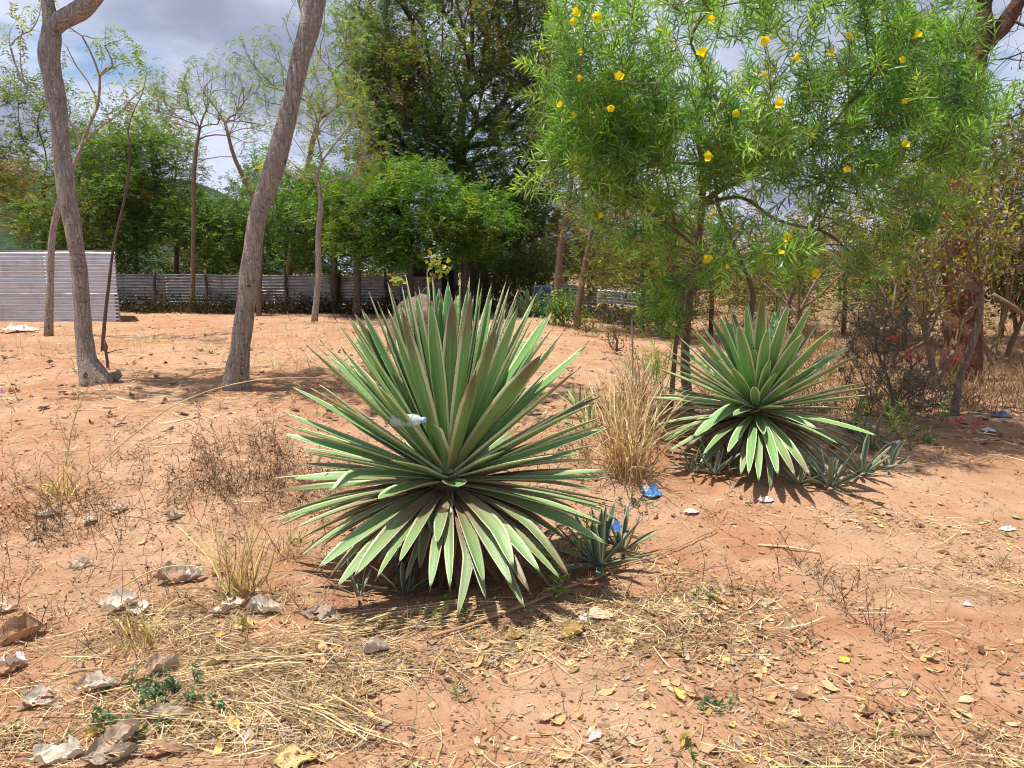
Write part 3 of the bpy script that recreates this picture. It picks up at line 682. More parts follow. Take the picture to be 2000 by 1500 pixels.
sparse('thin_sapling', 'thin dark sapling with a crooked stem right of the left trunk', [(200, 690, 12.5, 8), (203, 640, 12.5, 7), (212, 560, 12.5, 6), (222, 480, 12.5, 5), (245, 380, 12.5, 4.5), (254, 300, 12.5, 4), (250, 255, 12.5, 3)],
       np.array([at(*q, 12.5 + rng.normal(0, .2)) for q in ((230, 210), (275, 190), (285, 150), (250, 170), (300, 230), (215, 240))]), PALE + BRN, 1, 0.2, DARKBARK, tip=0.004, keep=0.7, twigs=2, start=0.7)
# trees right of the big dark tree
bgtree(1180, 31, 420, 230, BRN + OLIVE, 'brownish olive tree left of the yellow-flowered tree', 120, botpy=540, name='scrub_tree')
bgtree(1290, 28, 400, 170, BRN + G1[:1], 'scrubby brown-green tree seen under the yellow-flowered tree', 100, botpy=555, name='scrub_tree')
bgtree(1005, 30, 455, 150, DK + OLIVE[:2], 'dark low tree beside the fence end', 110, botpy=550, name='scrub_tree')
bgtree(1440, 38, 485, 220, BRN, 'low dry scrub tree far off behind the second agave', 90, botpy=575, name='scrub_tree', trunkw=8)
bgtree(1640, 42, 470, 240, BRN + OLIVE, 'low scrub tree far off behind the thorn bush', 100, botpy=578, name='scrub_tree', trunkw=8)
bgtree(1790, 34, 440, 160, BRN + OLIVE, 'scrub tree just left of the red-barked trunk', 90, botpy=585, name='scrub_tree', trunkw=8)
for (px, Y, top, w, bot, pl, lb) in ((1150, 25, 395, 150, 585, BRN + OLIVE, 'olive brown tree behind the brown leaning slim tree'), (1255, 19, 415, 150, 575, OLIVE + G1, 'dense olive tree under the left part of the yellow-flowered crown'), (1390, 17, 440, 170, 600, G1 + BRN, 'green-brown tree right behind the stems of the yellow-flowered tree'),
    (1520, 21, 455, 170, 590, BRN + OLIVE, 'brown scrub tree above the tips of the second agave'), (1650, 18, 430, 170, 590, OLIVE + BRN, 'olive scrub tree behind the thorn shrub'), (1770, 15, 395, 150, 600, BRN + G1, 'brown-green tree left of the red-barked trunk'), (1960, 17, 300, 190, 600, G1 + OLIVE, 'green tree behind the vine-hung bush')):
    bgtree(px, Y, top, w, pl, lb, 110, nf=4, botpy=bot, name='scrub_tree', trunkw=9, tip=.008, flen=.26)
sparse('slim_tree', 'slim dark tree standing alone right of the big dark tree', [(1088, 575, 22, 15), (1096, 480, 22, 13), (1110, 400, 22, 11), (1118, 330, 22, 9)],
       mix_pts(pell(40, 1110, 250, 22, 80, 90, 1.2), pell(16, 1140, 350, 22, 60, 40, 1)), DK, 4, 0.3, spread=0.15, keep=0.9)
sparse('slim_tree', 'slim brown leaning tree with a forked branch above the short bright fence', [(1127, 612, 19, 14), (1142, 520, 19, 11), (1158, 430, 19, 9), (1170, 340, 19, 7)],
       mix_pts(pell(16, 1180, 280, 19, 60, 60, 1), np.array([at(1205, 440, 19), at(1195, 400, 19.2), at(1130, 440, 19), at(1110, 410, 19)])), DK + BRN, 3, 0.25, TWIG, keep=0.8)

# ------------------------------------------------------------------ the two big trunks
def bigtrunk(name, label, main, forks, knots, tg, flare):
    P, r = trunk_pts(main, 90); P[0, 2] = gh(P[0, 0], P[0, 1]) - 0.06
    o = P[0].copy(); o[2] += 0.06
    root = empty(name, o, label, 'tree', 'two big leaning grey trees')
    mb = MB(); mb.tube(P, r, 30, wob=0.10)
    V = mb.v[0]
    for (px, py, dx, amp, sg) in knots:       # swellings and hollows on the side that faces the yard
        c = at(px, py, main[0][2]); i_ = np.argmin(np.linalg.norm(P - c, axis=1)); c = P[i_] + np.array([dx * r[i_], -math.sqrt(max(0, 1 - dx * dx)) * r[i_], 0])
        d = np.linalg.norm((V - c) * [1, 1, 0.7], axis=1); n_ = nrm(V - P[i_])
        V += n_ * (amp * np.exp(-(d / sg) ** 2) - 0.8 * amp * np.exp(-(d / (sg * 0.45)) ** 2))[:, None]
    zb = o[2]; hgt = V[:, 2] - zb                       # root flare
    ang = np.arctan2(V[:, 1] - o[1], V[:, 0] - o[0])
    fl = np.exp(-np.maximum(hgt, 0) / 0.14) * (0.15 + 0.13 * np.sin(ang * 3 + 1.0) + flare * np.maximum(np.cos(ang), 0) ** 2)
    V[:, 0] += np.cos(ang) * r[0] * fl; V[:, 1] += np.sin(ang) * r[0] * fl
    mb.v[0] = V; mb.build('trunk', BARK, root, o, smooth=True)
    ends = [P[-1]]
    for fk in forks:
        Q, rq = trunk_pts(fk, 26); MB().tube(Q, rq, 20, wob=0.1).build('limb', BARK, root, o, smooth=True); ends.append(Q[-1])
    T0 = np.array(ends)
    S_, par, nt_, tgi = skeleton(T0, tg, 0.4, 0.0); rad = branch_radii(S_, par, nt_, tgi, 0.05, 0.012)
    b = MB(); draw_branches(b, S_, par, nt_, rad, 6); b.build('branches', BARK, root, o, smooth=True)
    A = S_[tgi]; D = nrm(A - S_[par[tgi]] + 1e-6); c_ = MB(); fronds(c_, A, D, 6, 0.45, 7, 0.3, PALE, 0.3, 0.15); c_.build('crown', LEAF, root, o)
    return root
g1 = gp(182, 748); Y1 = g1[1]
bigtrunk('grey_barked_tree', 'left leaning grey tree that forks near the top of the photo',
         [(186, 752, Y1, 48), (178, 725, Y1, 44), (170, 700, Y1, 37), (163, 650, Y1, 31), (160, 600, Y1, 30), (156, 545, Y1, 29), (150, 490, Y1, 29), (140, 430, Y1, 30), (130, 380, Y1, 31), (123, 320, Y1, 31), (118, 260, Y1, 30), (112, 205, Y1, 31), (103, 150, Y1, 33), (97, 110, Y1, 35), (99, 75, Y1, 36), (100, 48, Y1, 30), (95, 20, Y1, 23), (91, -20, Y1, 21), (86, -90, Y1, 20), (70, -220, Y1, 16)],
         [[(101, 60, Y1, 26), (118, 42, Y1, 33), (140, 30, Y1, 34), (163, 16, Y1 - .05, 33), (184, -6, Y1 - .1, 31), (205, -40, Y1 - .2, 28), (235, -110, Y1 - .3, 24), (290, -210, Y1 - .4, 18)]],
         [(98, 120, -0.5, .018, .09), (100, 170, -.3, .02, .07), (118, 305, 0, .02, .06), (104, 235, 0.2, .01, .05), (160, 530, .3, .01, .08)],
         mix_pts(pell(22, 60, -420, Y1, 260, 120, 1.4), pell(16, 330, -380, Y1, 200, 110, 1.4)), 0.45)
g2 = gp(460, 757); Y2 = g2[1]
bigtrunk('grey_barked_tree', 'grey tree tilting to the right with a bend midway up its trunk',
         [(458, 760, Y2, 44), (461, 730, Y2, 42), (466, 700, Y2, 39), (473, 650, Y2, 38), (480, 600, Y2, 37), (484, 560, Y2, 37), (489, 520, Y2, 37), (496, 470, Y2, 34), (503, 425, Y2, 33), (515, 385, Y2, 35), (530, 345, Y2, 38), (545, 295, Y2, 36), (558, 240, Y2, 33), (570, 190, Y2, 33), (581, 140, Y2, 34), (592, 95, Y2, 35), (604, 55, Y2, 36), (612, 20, Y2, 38), (621, -20, Y2, 36), (636, -90, Y2, 30), (650, -200, Y2, 24)],
         [[(606, 50, Y2 + .05, 20), (590, 0, Y2 + .15, 18), (575, -60, Y2 + .3, 16), (545, -180, Y2 + .4, 14)]],
         [(503, 420, 0.1, .03, .08), (575, 150, -.2, -.02, .09), (515, 385, .5, .02, .1), (600, 60, .5, .015, .06), (545, 290, -.5, .012, .1)],
         mix_pts(pell(22, 700, -420, Y2, 240, 110, 1.4), pell(14, 500, -400, Y2, 160, 110, 1.4)), 0.2)
# stump with a dead twig at the foot of the left trunk
sp = gp(222, 745); s_ = MB()
s_.tube(np.array([sp + [-0.16, 0.0, -0.04], sp + [-0.06, 0, 0.03], sp + [0.03, 0, 0.06], sp + [0.08, -.02, 0.09]]), [.09, .075, .055, .04], 12, wob=.25)
tag(s_.build('root_stub', BARK, None, sp, smooth=True), 'short broken root stub at the foot of the left tree', 'root')
sp = gp(211, 722); s_ = MB(); s_.tube(np.array([sp + [0, 0, -.03], sp + [0, 0, .12], sp + [-.012, 0, .24], sp + [.0, 0, .31], sp + [-.015, 0, .42]]), [.02, .018, .017, .02, .006], 8, wob=.2)
s_.tube(np.array([sp + [0, 0, .22], sp + [.12, 0, .26], sp + [.30, .02, .29]]), [.009, .006, .002], 5)
tag(s_.build('dead_sapling', DARKBARK, None, sp, smooth=True), 'dead dark stem with one side twig standing beside the left tree', 'dead plant')

# ------------------------------------------------------------------ red-barked tree on the right
YR = 10.5
RT = [(1878, 715, YR, 92), (1880, 650, YR, 84), (1880, 580, YR, 78), (1872, 500, YR, 76), (1872, 420, YR, 70), (1880, 330, YR, 60), (1893, 230, YR, 46), (1903, 160, YR, 40), (1908, 105, YR, 42)]
P, r = trunk_pts(RT, 60); P[0, 2] = gh(P[0, 0], P[0, 1]) - .1; ro = P[0].copy(); ro[2] += .1
redt = empty('red_barked_tree', ro, 'thick tree with flaking red-brown bark and bare forking limbs at the right', 'tree')
mb = MB(); mb.tube(P, r * .80, 40, wob=0.20); mb.build('trunk', REDBARK, redt, ro, smooth=True)
DKRED = bark_material('scaly_dark_bark', (0.05, 0.022, 0.017), (0.15, 0.065, 0.045), (0.10, 0.045, 0.035), 1.2, 1.0, 2.5, 0.05)
for fk in ([(1908, 115, YR, 34), (1916, 60, YR, 30), (1921, 10, YR, 31), (1922, -60, YR, 28), (1918, -150, YR, 22)],
           [(1912, 110, YR, 28), (1940, 75, YR, 26), (1968, 35, YR, 24), (1992, 0, YR, 22), (2030, -60, YR, 20)],
           [(1902, 105, YR, 22), (1880, 72, YR, 17), (1850, 56, YR, 15), (1815, 50, YR, 13), (1770, 20, YR, 12), (1740, -20, YR, 12)]):
    Q, rq = trunk_pts(fk, 24); m_ = MB(); m_.tube(Q, rq, 18, wob=0.35)
    m_.build('limb', DKRED, redt, ro, smooth=True)
S_, par, nt_, tgi = skeleton(np.array([at(1921, 0, YR), at(1968, 35, YR), at(1860, 60, YR), at(1992, 0, YR)]),
    mix_pts(pell(22, 1960, 120, YR, 60, 110, 1.2), pell(14, 1830, 10, YR, 80, 40, 1.), pell(14, 2010, 80, YR, 50, 90, 1.2), pell(14, 1960, 260, YR, 50, 60, 1)), 0.2, 0.0, 0.4)
rad = branch_radii(S_, par, nt_, tgi, .02, .005); b = MB(); draw_branches(b, S_, par, nt_, rad, 5)
A = S_[tgi]; tw = paths(np.repeat(A, 3, 0), rdir(len(A) * 3, -0.2), 0.35, 5, 0.0, 0.3); b.tubes(tw, np.tile([.0035, .003, .0025, .002, .001], (len(tw), 1)), 3)
b.build('bare_twigs', DARKBARK, redt, ro, smooth=True)['kind'] = 'stuff'
# crooked thin multi-stem tree in front of it
YC = gp(1866, 812)[1]
ct = [(1864, 815, YC, 17), (1869, 770, YC, 15), (1882, 715, YC, 15), (1903, 660, YC, 14), (1914, 610, YC, 12), (1917, 560, YC, 9)]
def cleaf(mb, A, D):
    A = A[rng.random(len(A)) < .35]; n = len(A) * 3
    mb.kites(np.repeat(A, 3, 0) + rng.normal(0, .06, (n, 3)), rdir(n, -.2), rdir(n, 1.0), rng.uniform(.04, .08, n), rng.uniform(.03, .06, n), pal(n, [(0.42, 0.33, 0.04), (0.30, 0.22, 0.04), (0.25, 0.28, 0.05)]))
tree('crooked_tree', 'crooked thin grey tree in front of the red-barked trunk', 'tree', ct,
     mix_pts(pell(26, 1900, 480, YC, 60, 90, .5), pell(20, 1870, 420, YC, 80, 90, .6), pell(20, 1960, 450, YC, 50, 100, .5), pell(14, 1800, 520, YC, 60, 60, .5)), cleaf,
     bark=TWIG, tip=.005, bf=.6, start=.55, twigs=3, twl=.3, sub=.35, npts=20)
# vine-hung scrub behind the red tree and dark thicket at the right border
def thicket(px, py, Y, rx, ry, rd, n, palette, label, size=0.07, name='shrub', nf=6, base=None, twp=TWIG, mat=LEAF, stems=5, tip=.007, cat='shrub', group=None, leafn=26, kw=0.6):
    b = at(px, py, Y); b[2] = gh(b[0], b[1])
    tg = pell(n, px, py, Y, rx, ry, rd, .2); tg = tg[tg[:, 2] > gh(tg[:, 0], tg[:, 1]) + .08]
    root = empty(name, b, label, cat, group)
    P = np.concatenate([[b + [0, 0, -.05]], [b + [0, 0, .06]]])
    S_, par, nt_, tgi = skeleton(P, tg, .7, 0.0, .4); rad = branch_radii(S_, par, nt_, tgi, .05, tip); m_ = MB(); draw_branches(m_, S_, par, nt_, rad, 4)
    m_.build('branches', twp, root, b, smooth=True)
    A = S_[tgi]; K = len(A) * leafn; c_ = MB(); sp_ = size * 2.6
    c_.kites(np.repeat(A, leafn, 0) + rng.normal(0, sp_, (K, 3)), rdir(K, -.1), rdir(K, .9), size * rng.uniform(.6, 1.4, K), size * kw * rng.uniform(.6, 1.4, K), np.repeat(pal(len(A), palette), leafn, 0) * rng.uniform(.7, 1.35, (K, 1)))
    c_.build('foliage', mat, root, b); return root
thicket(1965, 400, 12.5, 95, 175, 1.2, 190, [(0.16, 0.14, 0.03), (0.24, 0.18, 0.03), (0.10, 0.11, 0.025), (0.06, 0.09, 0.02)], 'tall olive and yellow vine-hung bush at the right border', .07)
thicket(2060, 330, 15, 130, 180, 1.5, 190, DK + [(0.12, 0.12, 0.03)], 'dark green thicket rising beyond the right border', .09)
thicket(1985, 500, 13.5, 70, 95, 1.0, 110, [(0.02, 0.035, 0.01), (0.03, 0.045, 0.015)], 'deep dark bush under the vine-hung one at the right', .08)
thicket(1760, 470, 11.5, 130, 110, 1.0, 60, [(0.20, 0.13, 0.03), (0.12, 0.10, 0.025), (0.15, 0.12, 0.03)], 'dry brown twiggy bush between the yellow-flowered tree and the red trunk', .055, leafn=9)
thicket(1850, 500, 9.6, 95, 150, .5, 95, [(0.22, 0.16, 0.03), (0.14, 0.14, 0.03), (0.17, 0.12, 0.03)], 'sparse twiggy bush with yellowing leaves before the red-barked trunk', .05, leafn=12)
thicket(1560, 480, 12, 140, 80, 1.0, 50, [(0.10, 0.10, 0.025), (0.17, 0.12, 0.04)], 'dry twiggy bush low behind the yellow-flowered tree', .05, leafn=8)
# log leaning at the right border
lp = MB(); lp.tube(np.array([at(1940, 575, 11), at(1970, 594, 11), at(2010, 622, 11.1)]), [.03, .035, .04], 8, wob=.1)
tag(lp.build('fallen_branch', TWIG, None, at(1970, 594, 11), smooth=True), 'pale fallen branch sticking out of the dark bush at the right', 'branch')

# ------------------------------------------------------------------ yellow-flowered tree
YT = 7.6
tb = at(1345, 790, 8.0); tb[2] = gh(tb[0], tb[1])
def down(px, Y): b = at(px, 700, Y); return (px, 750 - F * math.tan(math.atan2(gh(b[0], Y) - 1.6, Y) + TH), Y)
bx = down(1345, 8.0)
TT = [(1345, bx[1], 8.0, 30), (1338, 700, 8.0, 24), (1350, 560, 7.9, 22), (1362, 480, 7.8, 20), (1371, 400, 7.7, 18), (1372, 330, 7.6, 15), (1362, 255, 7.6, 11), (1380, 170, 7.5, 8)]
P, r = trunk_pts(TT, 36); to = P[0].copy(); P[0, 2] -= .1
thev = empty('yellow_flowered_tree', to, 'bright green narrow-leaved tree with many yellow trumpet flowers', 'tree')
MB().tube(P, r * .72, 14, wob=.12).build('trunk', TWIG, thev, to, smooth=True)
Ps = [P]
for st in ([(1370, 400, 7.7, 17), (1400, 375, 7.6, 14), (1450, 352, 7.5, 11), (1530, 320, 7.3, 9), (1600, 270, 7.1, 7), (1660, 200, 7.0, 5)],
           [(1440, bx[1] - 5, 8.1, 20), (1462, 640, 8.0, 16), (1470, 570, 7.9, 14), (1448, 510, 7.8, 12), (1420, 450, 7.8, 11), (1400, 390, 7.7, 9), (1400, 300, 7.6, 7)],
           [(1500, bx[1] - 8, 8.0, 17), (1530, 620, 7.9, 13), (1560, 540, 7.8, 11), (1590, 430, 7.7, 9), (1640, 330, 7.6, 7), (1720, 240, 7.5, 5)],
           [(1372, 400, 7.7, 13), (1440, 385, 7.5, 10), (1520, 430, 7.2, 8), (1600, 450, 7.0, 6)],
           [(1310, bx[1] - 4, 7.9, 14), (1325, 640, 7.8, 11), (1350, 540, 7.6, 9), (1400, 520, 7.1, 6)]):
    Q, rq = trunk_pts(st, 22); MB().tube(Q, rq * .75, 10, wob=.1).build('stem', TWIG, thev, to, smooth=True); Ps.append(Q)
tg = mix_pts(pell(205, 1470, 130, 7.2, 395, 190, 1.5, 0.25), pell(60, 1180, 170, 7.0, 120, 160, 1.0), pell(70, 1760, 240, 7.2, 120, 165, 1.0), pell(26, 1865, 260, 7.4, 55, 140, .6), pell(75, 1450, 290, 7.0, 370, 90, 1.1), pell(26, 1170, 320, 6.9, 110, 90, .8), pell(12, 1240, 430, 7.2, 110, 80, .6), pell(40, 1500, -60, 7.2, 380, 90, 1.4),
    pell(16, 1640, 350, 6.8, 110, 50, .6), pell(12, 1265, 330, 7.0, 100, 60, .6), pell(14, 1420, 330, 7.0, 70, 60, .6))
T0 = np.concatenate([p_[-int(len(p_) * .5):] for p_ in Ps])
S_, par, nt_, tgi = skeleton(T0, tg, .25, 0.0, .35); par[:nt_] = np.maximum(np.arange(nt_) - 1, 0)
rad = branch_radii(S_, par, nt_, tgi, .03, .004)
low = [(1505, 470, 5.9), (1540, 500, 5.8), (1470, 515, 6.0), (1560, 470, 6.0), (1400, 490, 6.3), (1425, 530, 6.2), (1380, 520, 6.4), (1290, 590, 7.4), (1310, 570, 7.3), (1330, 555, 7.2), (1285, 625, 7.6), (1320, 610, 7.5), (1260, 600, 7.7),
       (1660, 495, 6.8), (1690, 525, 6.8), (1735, 470, 7.6), (1775, 440, 7.7), (1800, 430, 7.6), (1755, 500, 7.7), (1840, 405, 7.8), (1880, 425, 7.9), (1195, 370, 6.6), (1170, 350, 6.6), (1220, 380, 6.7), (1300, 400, 6.8), (1290, 440, 7.0), (1240, 470, 7.3), (1310, 480, 7.0), (1600, 400, 6.8),
       (1560, 530, 6.6), (1420, 440, 6.6), (1475, 430, 6.6), (1640, 440, 7.0), (1700, 400, 7.2), (1530, 545, 6.3)]
b = MB(); draw_branches(b, S_, par, nt_, rad, 5)
A = S_[tgi]; D = nrm(A - S_[par[tgi]] + 1e-6)
LP = np.array([at(*q) for q in low]); allst = np.concatenate(Ps)
for q in LP:
    d_ = np.linalg.norm(allst - q, axis=1) + 2 * np.maximum(allst[:, 2] - q[2] - .3, 0) ** 2; a0 = allst[np.argmin(d_)]
    mid = (a0 + q) / 2 + [0, 0, .08]; tt = np.linspace(0, 1, 6)[:, None]; b.tube((1 - tt) ** 2 * a0 + 2 * tt * (1 - tt) * mid + tt ** 2 * q, np.linspace(.009, .004, 6), 5)
tw = paths(np.repeat(A, 3, 0), nrm(np.repeat(D, 3, 0) * .5 + rdir(len(A) * 3, .55, .7)), rng.uniform(.15, .42, len(A) * 3), 4, .08, .15)
ltw = paths(np.repeat(LP, 5, 0) + rng.normal(0, .05, (len(LP) * 5, 3)), rdir(len(LP) * 5, .5), rng.uniform(.08, .22, len(LP) * 5), 4, .05, .15)
tw = np.concatenate([tw, ltw]); b.tubes(tw, np.tile([.004, .0035, .003, .002], (len(tw), 1)), 3, )
b.build('branches', TWIG, thev, to, smooth=True)
def shoots(mb, tips, dirs, nl, L, Wd, palette, ret=0.26, p=None, seg=4, droop=-.12, cup=.5):
    """narrow leaves set in spirals along the end of every shoot"""
    K = len(tips); k = np.arange(nl); A_, B_ = basis(dirs); ph = rng.random((K, 1)) * 6.28 + k[None] * 2.4
    f = k[None] / nl * np.ones((K, 1)); base = tips[:, None] - dirs[:, None] * (ret * f)[..., None]
    rd = A_[:, None] * np.cos(ph)[..., None] + B_[:, None] * np.sin(ph)[..., None]
    out_ = 0.35 + f * 1.1
    d = nrm(dirs[:, None] * cup + rd * out_[..., None] + rng.normal(0, .12, (K, nl, 3)))
    d = d.reshape(-1, 3); LL = (L * (0.6 + .5 * np.sqrt(f)) * rng.uniform(.75, 1.2, (K, nl))).ravel()
    Pt = paths(base.reshape(-1, 3), d, LL, seg, droop, .03)
    w = np.interp(np.linspace(0, 1, seg), [0, .35, .75, 1], [.45, 1, .8, .04])[None] * (Wd * rng.uniform(.8, 1.25, K * nl))[:, None]
    sd_ = nrm(np.cross(d, rdir(len(d), 1.2)))
    c = np.repeat(pal(K, palette, .15, p), nl, 0) * rng.uniform(.8, 1.25, (K * nl, 1))
    yf = (1 - f).ravel()[:, None]; c = c * (1 + .45 * np.maximum(yf - .5, 0))
    mb.ribbons(Pt, w, sd_, c)
TP = [(0.155, 0.31, 0.05), (0.22, 0.39, 0.065), (0.11, 0.23, 0.055), (0.32, 0.45, 0.08)]
cr = MB(); dirs = nrm(tw[:, -1] - tw[:, -2]); shoots(cr, tw[:, -1], dirs, 25, .13, .0130, TP, seg=3)
mids = rng.random(len(tw)) < .35; shoots(cr, tw[mids, 1] + rng.normal(0, .05, (mids.sum(), 3)), rdir(mids.sum(), .3), 14, .12, .011, TP[:3], seg=3)
cr.build('crown', GLOSSLEAF, thev, to)
# flowers: five overlapping petals on a funnel
def flower_mesh():
    f = MB(); n = 20; th = np.linspace(0, 2 * np.pi, n, endpoint=False)
    prof = [(0, .004), (.018, .006), (.034, .013), (.048, .021), (.058, .030)]; V = []
    for q, (z, r_) in enumerate(prof):
        lob = 1 + (.28 * (q / 4) ** 2) * np.abs(np.cos(th * 2.5)); tws = th + .25 * q / 4
        V.append(np.stack([np.cos(tws) * r_ * lob, np.sin(tws) * r_ * lob, np.full(n, z) + (.007 * np.cos(th * 2.5) ** 2 if q == 4 else 0)], -1))
    V = np.concatenate(V); i = np.arange(4)[:, None] * n; j = np.arange(n)[None]; j2 = (j + 1) % n
    cc = np.tile([.88, .70, .015, 1], (len(V), 1)); cc[:n] = [.20, .28, .04, 1]; cc[n:2 * n] = [.62, .47, .03, 1]
    f.add(V, np.stack([i + j, i + j2, i + n + j2, i + n + j], -1).reshape(-1, 4), c=cc); return f
fm = flower_mesh().build('flower', PETAL, thev, smooth=True)
fl = [(1122, 28, 5.9), (1117, 41, 5.9), (1164, 33, 5.9), (1390, 38, 5.7), (1373, 108, 5.6), (1490, 75, 5.6), (1551, 116, 5.6), (1493, 146, 5.7), (1655, 69, 5.9), (1625, 105, 5.8), (1788, 71, 5.9), (1765, 115, 5.9),
      (1135, 100, 5.9), (1134, 152, 6.2), (1208, 153, 5.8), (1094, 205, 6.1), (1193, 210, 6.0), (1527, 203, 5.7), (1435, 222, 6.0), (1389, 305, 5.9), (1765, 284, 6.0), (1655, 328, 6.2), (1768, 195, 6.3), (1175, 421, 6.5),
      (1391, 415, 6.6), (1392, 441, 6.6), (1436, 440, 6.5), (1685, 428, 6.6), (1378, 500, 6.1), (1420, 522, 6.1), (1545, 462, 5.75), (1524, 493, 5.7), (1598, 533, 5.9), (1838, 152, 6.6), (1123, 225, 6.3)]
big = {(1122, 28), (1164, 33), (1373, 108), (1551, 116), (1208, 153), (1527, 203), (1765, 284), (1490, 75), (1389, 305), (1545, 462), (1598, 533), (1788, 71), (1378, 500)}
stemb = MB()
for q, (px, py, Y) in enumerate(fl):
    o = fm if q == 0 else fm.copy()
    if q: COL.objects.link(o); o.parent = thev
    c = at(px, py, Y); o.location = Vector(c - to)
    d = Vector(nrm(np.array([rng.normal(0, .8), -0.9 + rng.normal(0, .4), rng.normal(-.05, .6)])))
    o.rotation_euler = d.to_track_quat('Z', 'Y').to_euler(); s = (1.02 if (px, py) in big else .74) * rng.uniform(.9, 1.1); o.scale = (s, s, s)
    o.location = Vector(c - to) - d * .03
    p0 = c - np.array(d) * .03; near = tw[np.argmin(np.linalg.norm(tw[:, -1] - p0, axis=1)), -1]
    stemb.tube(np.array([p0, (p0 + near) / 2 - np.array(d) * .02 , near]), [.0022, .002, .003], 4)
stemb.build('flower_stalks', TWIG, thev, to)['kind'] = 'stuff'
# leafy stems with narrow leaves, tall suckers near the second agave
def sucker(px, py, Y, hgt, n, label, L=.10, grp=None):
    b_ = gp(px, py) if Y is None else at(px, py, Y); b_[2] = gh(b_[0], b_[1])
    root = empty('leafy_sucker', b_, label, 'plant', grp)
    P_ = paths(np.repeat([b_], n, 0) + rng.normal(0, .03, (n, 3)) * [1, 1, 0], rdir(n, 2.2), hgt * rng.uniform(.5, 1.1, n), 6, .05, .12)
    MB().tubes(P_, np.tile(np.linspace(.005, .002, 6), (n, 1)), 4).build('stems', TWIG, root, b_)
    c_ = MB(); shoots(c_, P_[:, -1], nrm(P_[:, -1] - P_[:, -2]), 22, L, .009, BRT + TP, .22); shoots(c_, P_[:, 4], nrm(P_[:, -1] - P_[:, -2]), 14, L, .009, BRT + TP, .2)
    c_.build('foliage', GLOSSLEAF, root, b_)
sucker(1290, 690, 8.6, .75, 14, 'clump of narrow-leaved green shoots left of the second agave')
sucker(1765, 880, None, .55, 5, 'narrow-leaved shoots at the right tip of the second agave')
sucker(1100, 1165, 3.75, .42, 3, 'thin bright green shoot rising among the lower right leaves of the big agave', .075)
sucker(1700, 810, None, .35, 5, 'short narrow-leaved shoots behind the right side of the second agave')

# ------------------------------------------------------------------ thorn shrub with coral flowers
tx = gp(1745, 825); Yx = tx[1]
root = empty('thorn_shrub', tx, 'tangled grey thorn shrub with a few coral pink flowers', 'shrub')
tgx = mix_pts(pell(110, 1735, 690, Yx, 95, 110, .45, .1), pell(40, 1700, 640, Yx, 70, 60, .4), pell(50, 1810, 780, Yx, 70, 50, .4)); tgx = tgx[tgx[:, 2] > gh(tgx[:, 0], tgx[:, 1]) + .04]
S_, par, nt_, tgi = skeleton(np.array([tx + [0, 0, -.03], tx + [0, 0, .05]]), tgx, .8, 0, .25); rad = branch_radii(S_, par, nt_, tgi, .02, .0042); b = MB(); draw_branches(b, S_, par, nt_, rad, 4)
A = S_[tgi]; tw_ = paths(np.repeat(A, 5, 0), rdir(len(A) * 5, .25), rng.uniform(.1, .25, len(A) * 5), 5, .05, .3); b.tubes(tw_, np.tile([.0035, .003, .003, .0025, .0015], (len(tw_), 1)), 3)
ag = [p_ for p_ in tw_[:, 2]]; th_ = np.repeat(tw_.reshape(-1, 3), 2, 0); b.tubes(np.stack([th_, th_ + rdir(len(th_)) * .022], 1), np.tile([.0016, .0004], (len(th_), 1)), 3)
GREYTW = bark_material('grey_twig_bark', (0.10, 0.08, 0.065), (0.26, 0.215, 0.18), (0.17, 0.13, 0.10), 2.0, .3)
b.build('branches', GREYTW, root, tx)
c_ = MB(); K = 2400; bb = tw_.reshape(-1, 3)[rng.integers(0, tw_.shape[0] * 5, K)]; c_.kites(bb, rdir(K, .3), rdir(K, .8), rng.uniform(.02, .045, K), rng.uniform(.01, .018, K), pal(K, [(.09, .14, .05), (.15, .19, .08), (.20, .13, .07)]))
c_.build('foliage', LEAF, root, tx)
pink = MB(); pk = 12; th = np.linspace(0, 6.283, 12, endpoint=False)
for q in range(4):
    for s_ in range(5):
        a_ = s_ * 1.257 + q; c0 = np.array([math.cos(q * 1.6) * .02, math.sin(q * 1.6) * .02, q * .004]); pink.kites(np.array([c0]), np.array([[math.cos(a_), math.sin(a_), .35]]), np.array([[0, 0, 1.]]), .016, .014, np.array([[.72, .13, .13]]))
fm2 = pink.build('flower', PETAL, root)
for q, (px, py, dY) in enumerate(((1748, 610, -.2), (1742, 663, -.35), (1750, 665, -.3), (1768, 697, -.4), (1775, 692, -.4), (1792, 700, -.3), (1858, 698, -.1), (1867, 702, -.1), (1842, 832, -.2), (1876, 826, -.1), (1900, 834, -.15), (1915, 833, -.1))):
    o = fm2 if q == 0 else fm2.copy()
    if q: COL.objects.link(o); o.parent = root
    p_ = at(px, py, Yx + dY); p_[2] = max(p_[2], gh(p_[0], p_[1]) + .03); o.location = Vector(p_ - tx); o.rotation_euler = (1.0 + rng.normal(0, .3), 0, rng.random() * 3); o.scale = (1.5,) * 3

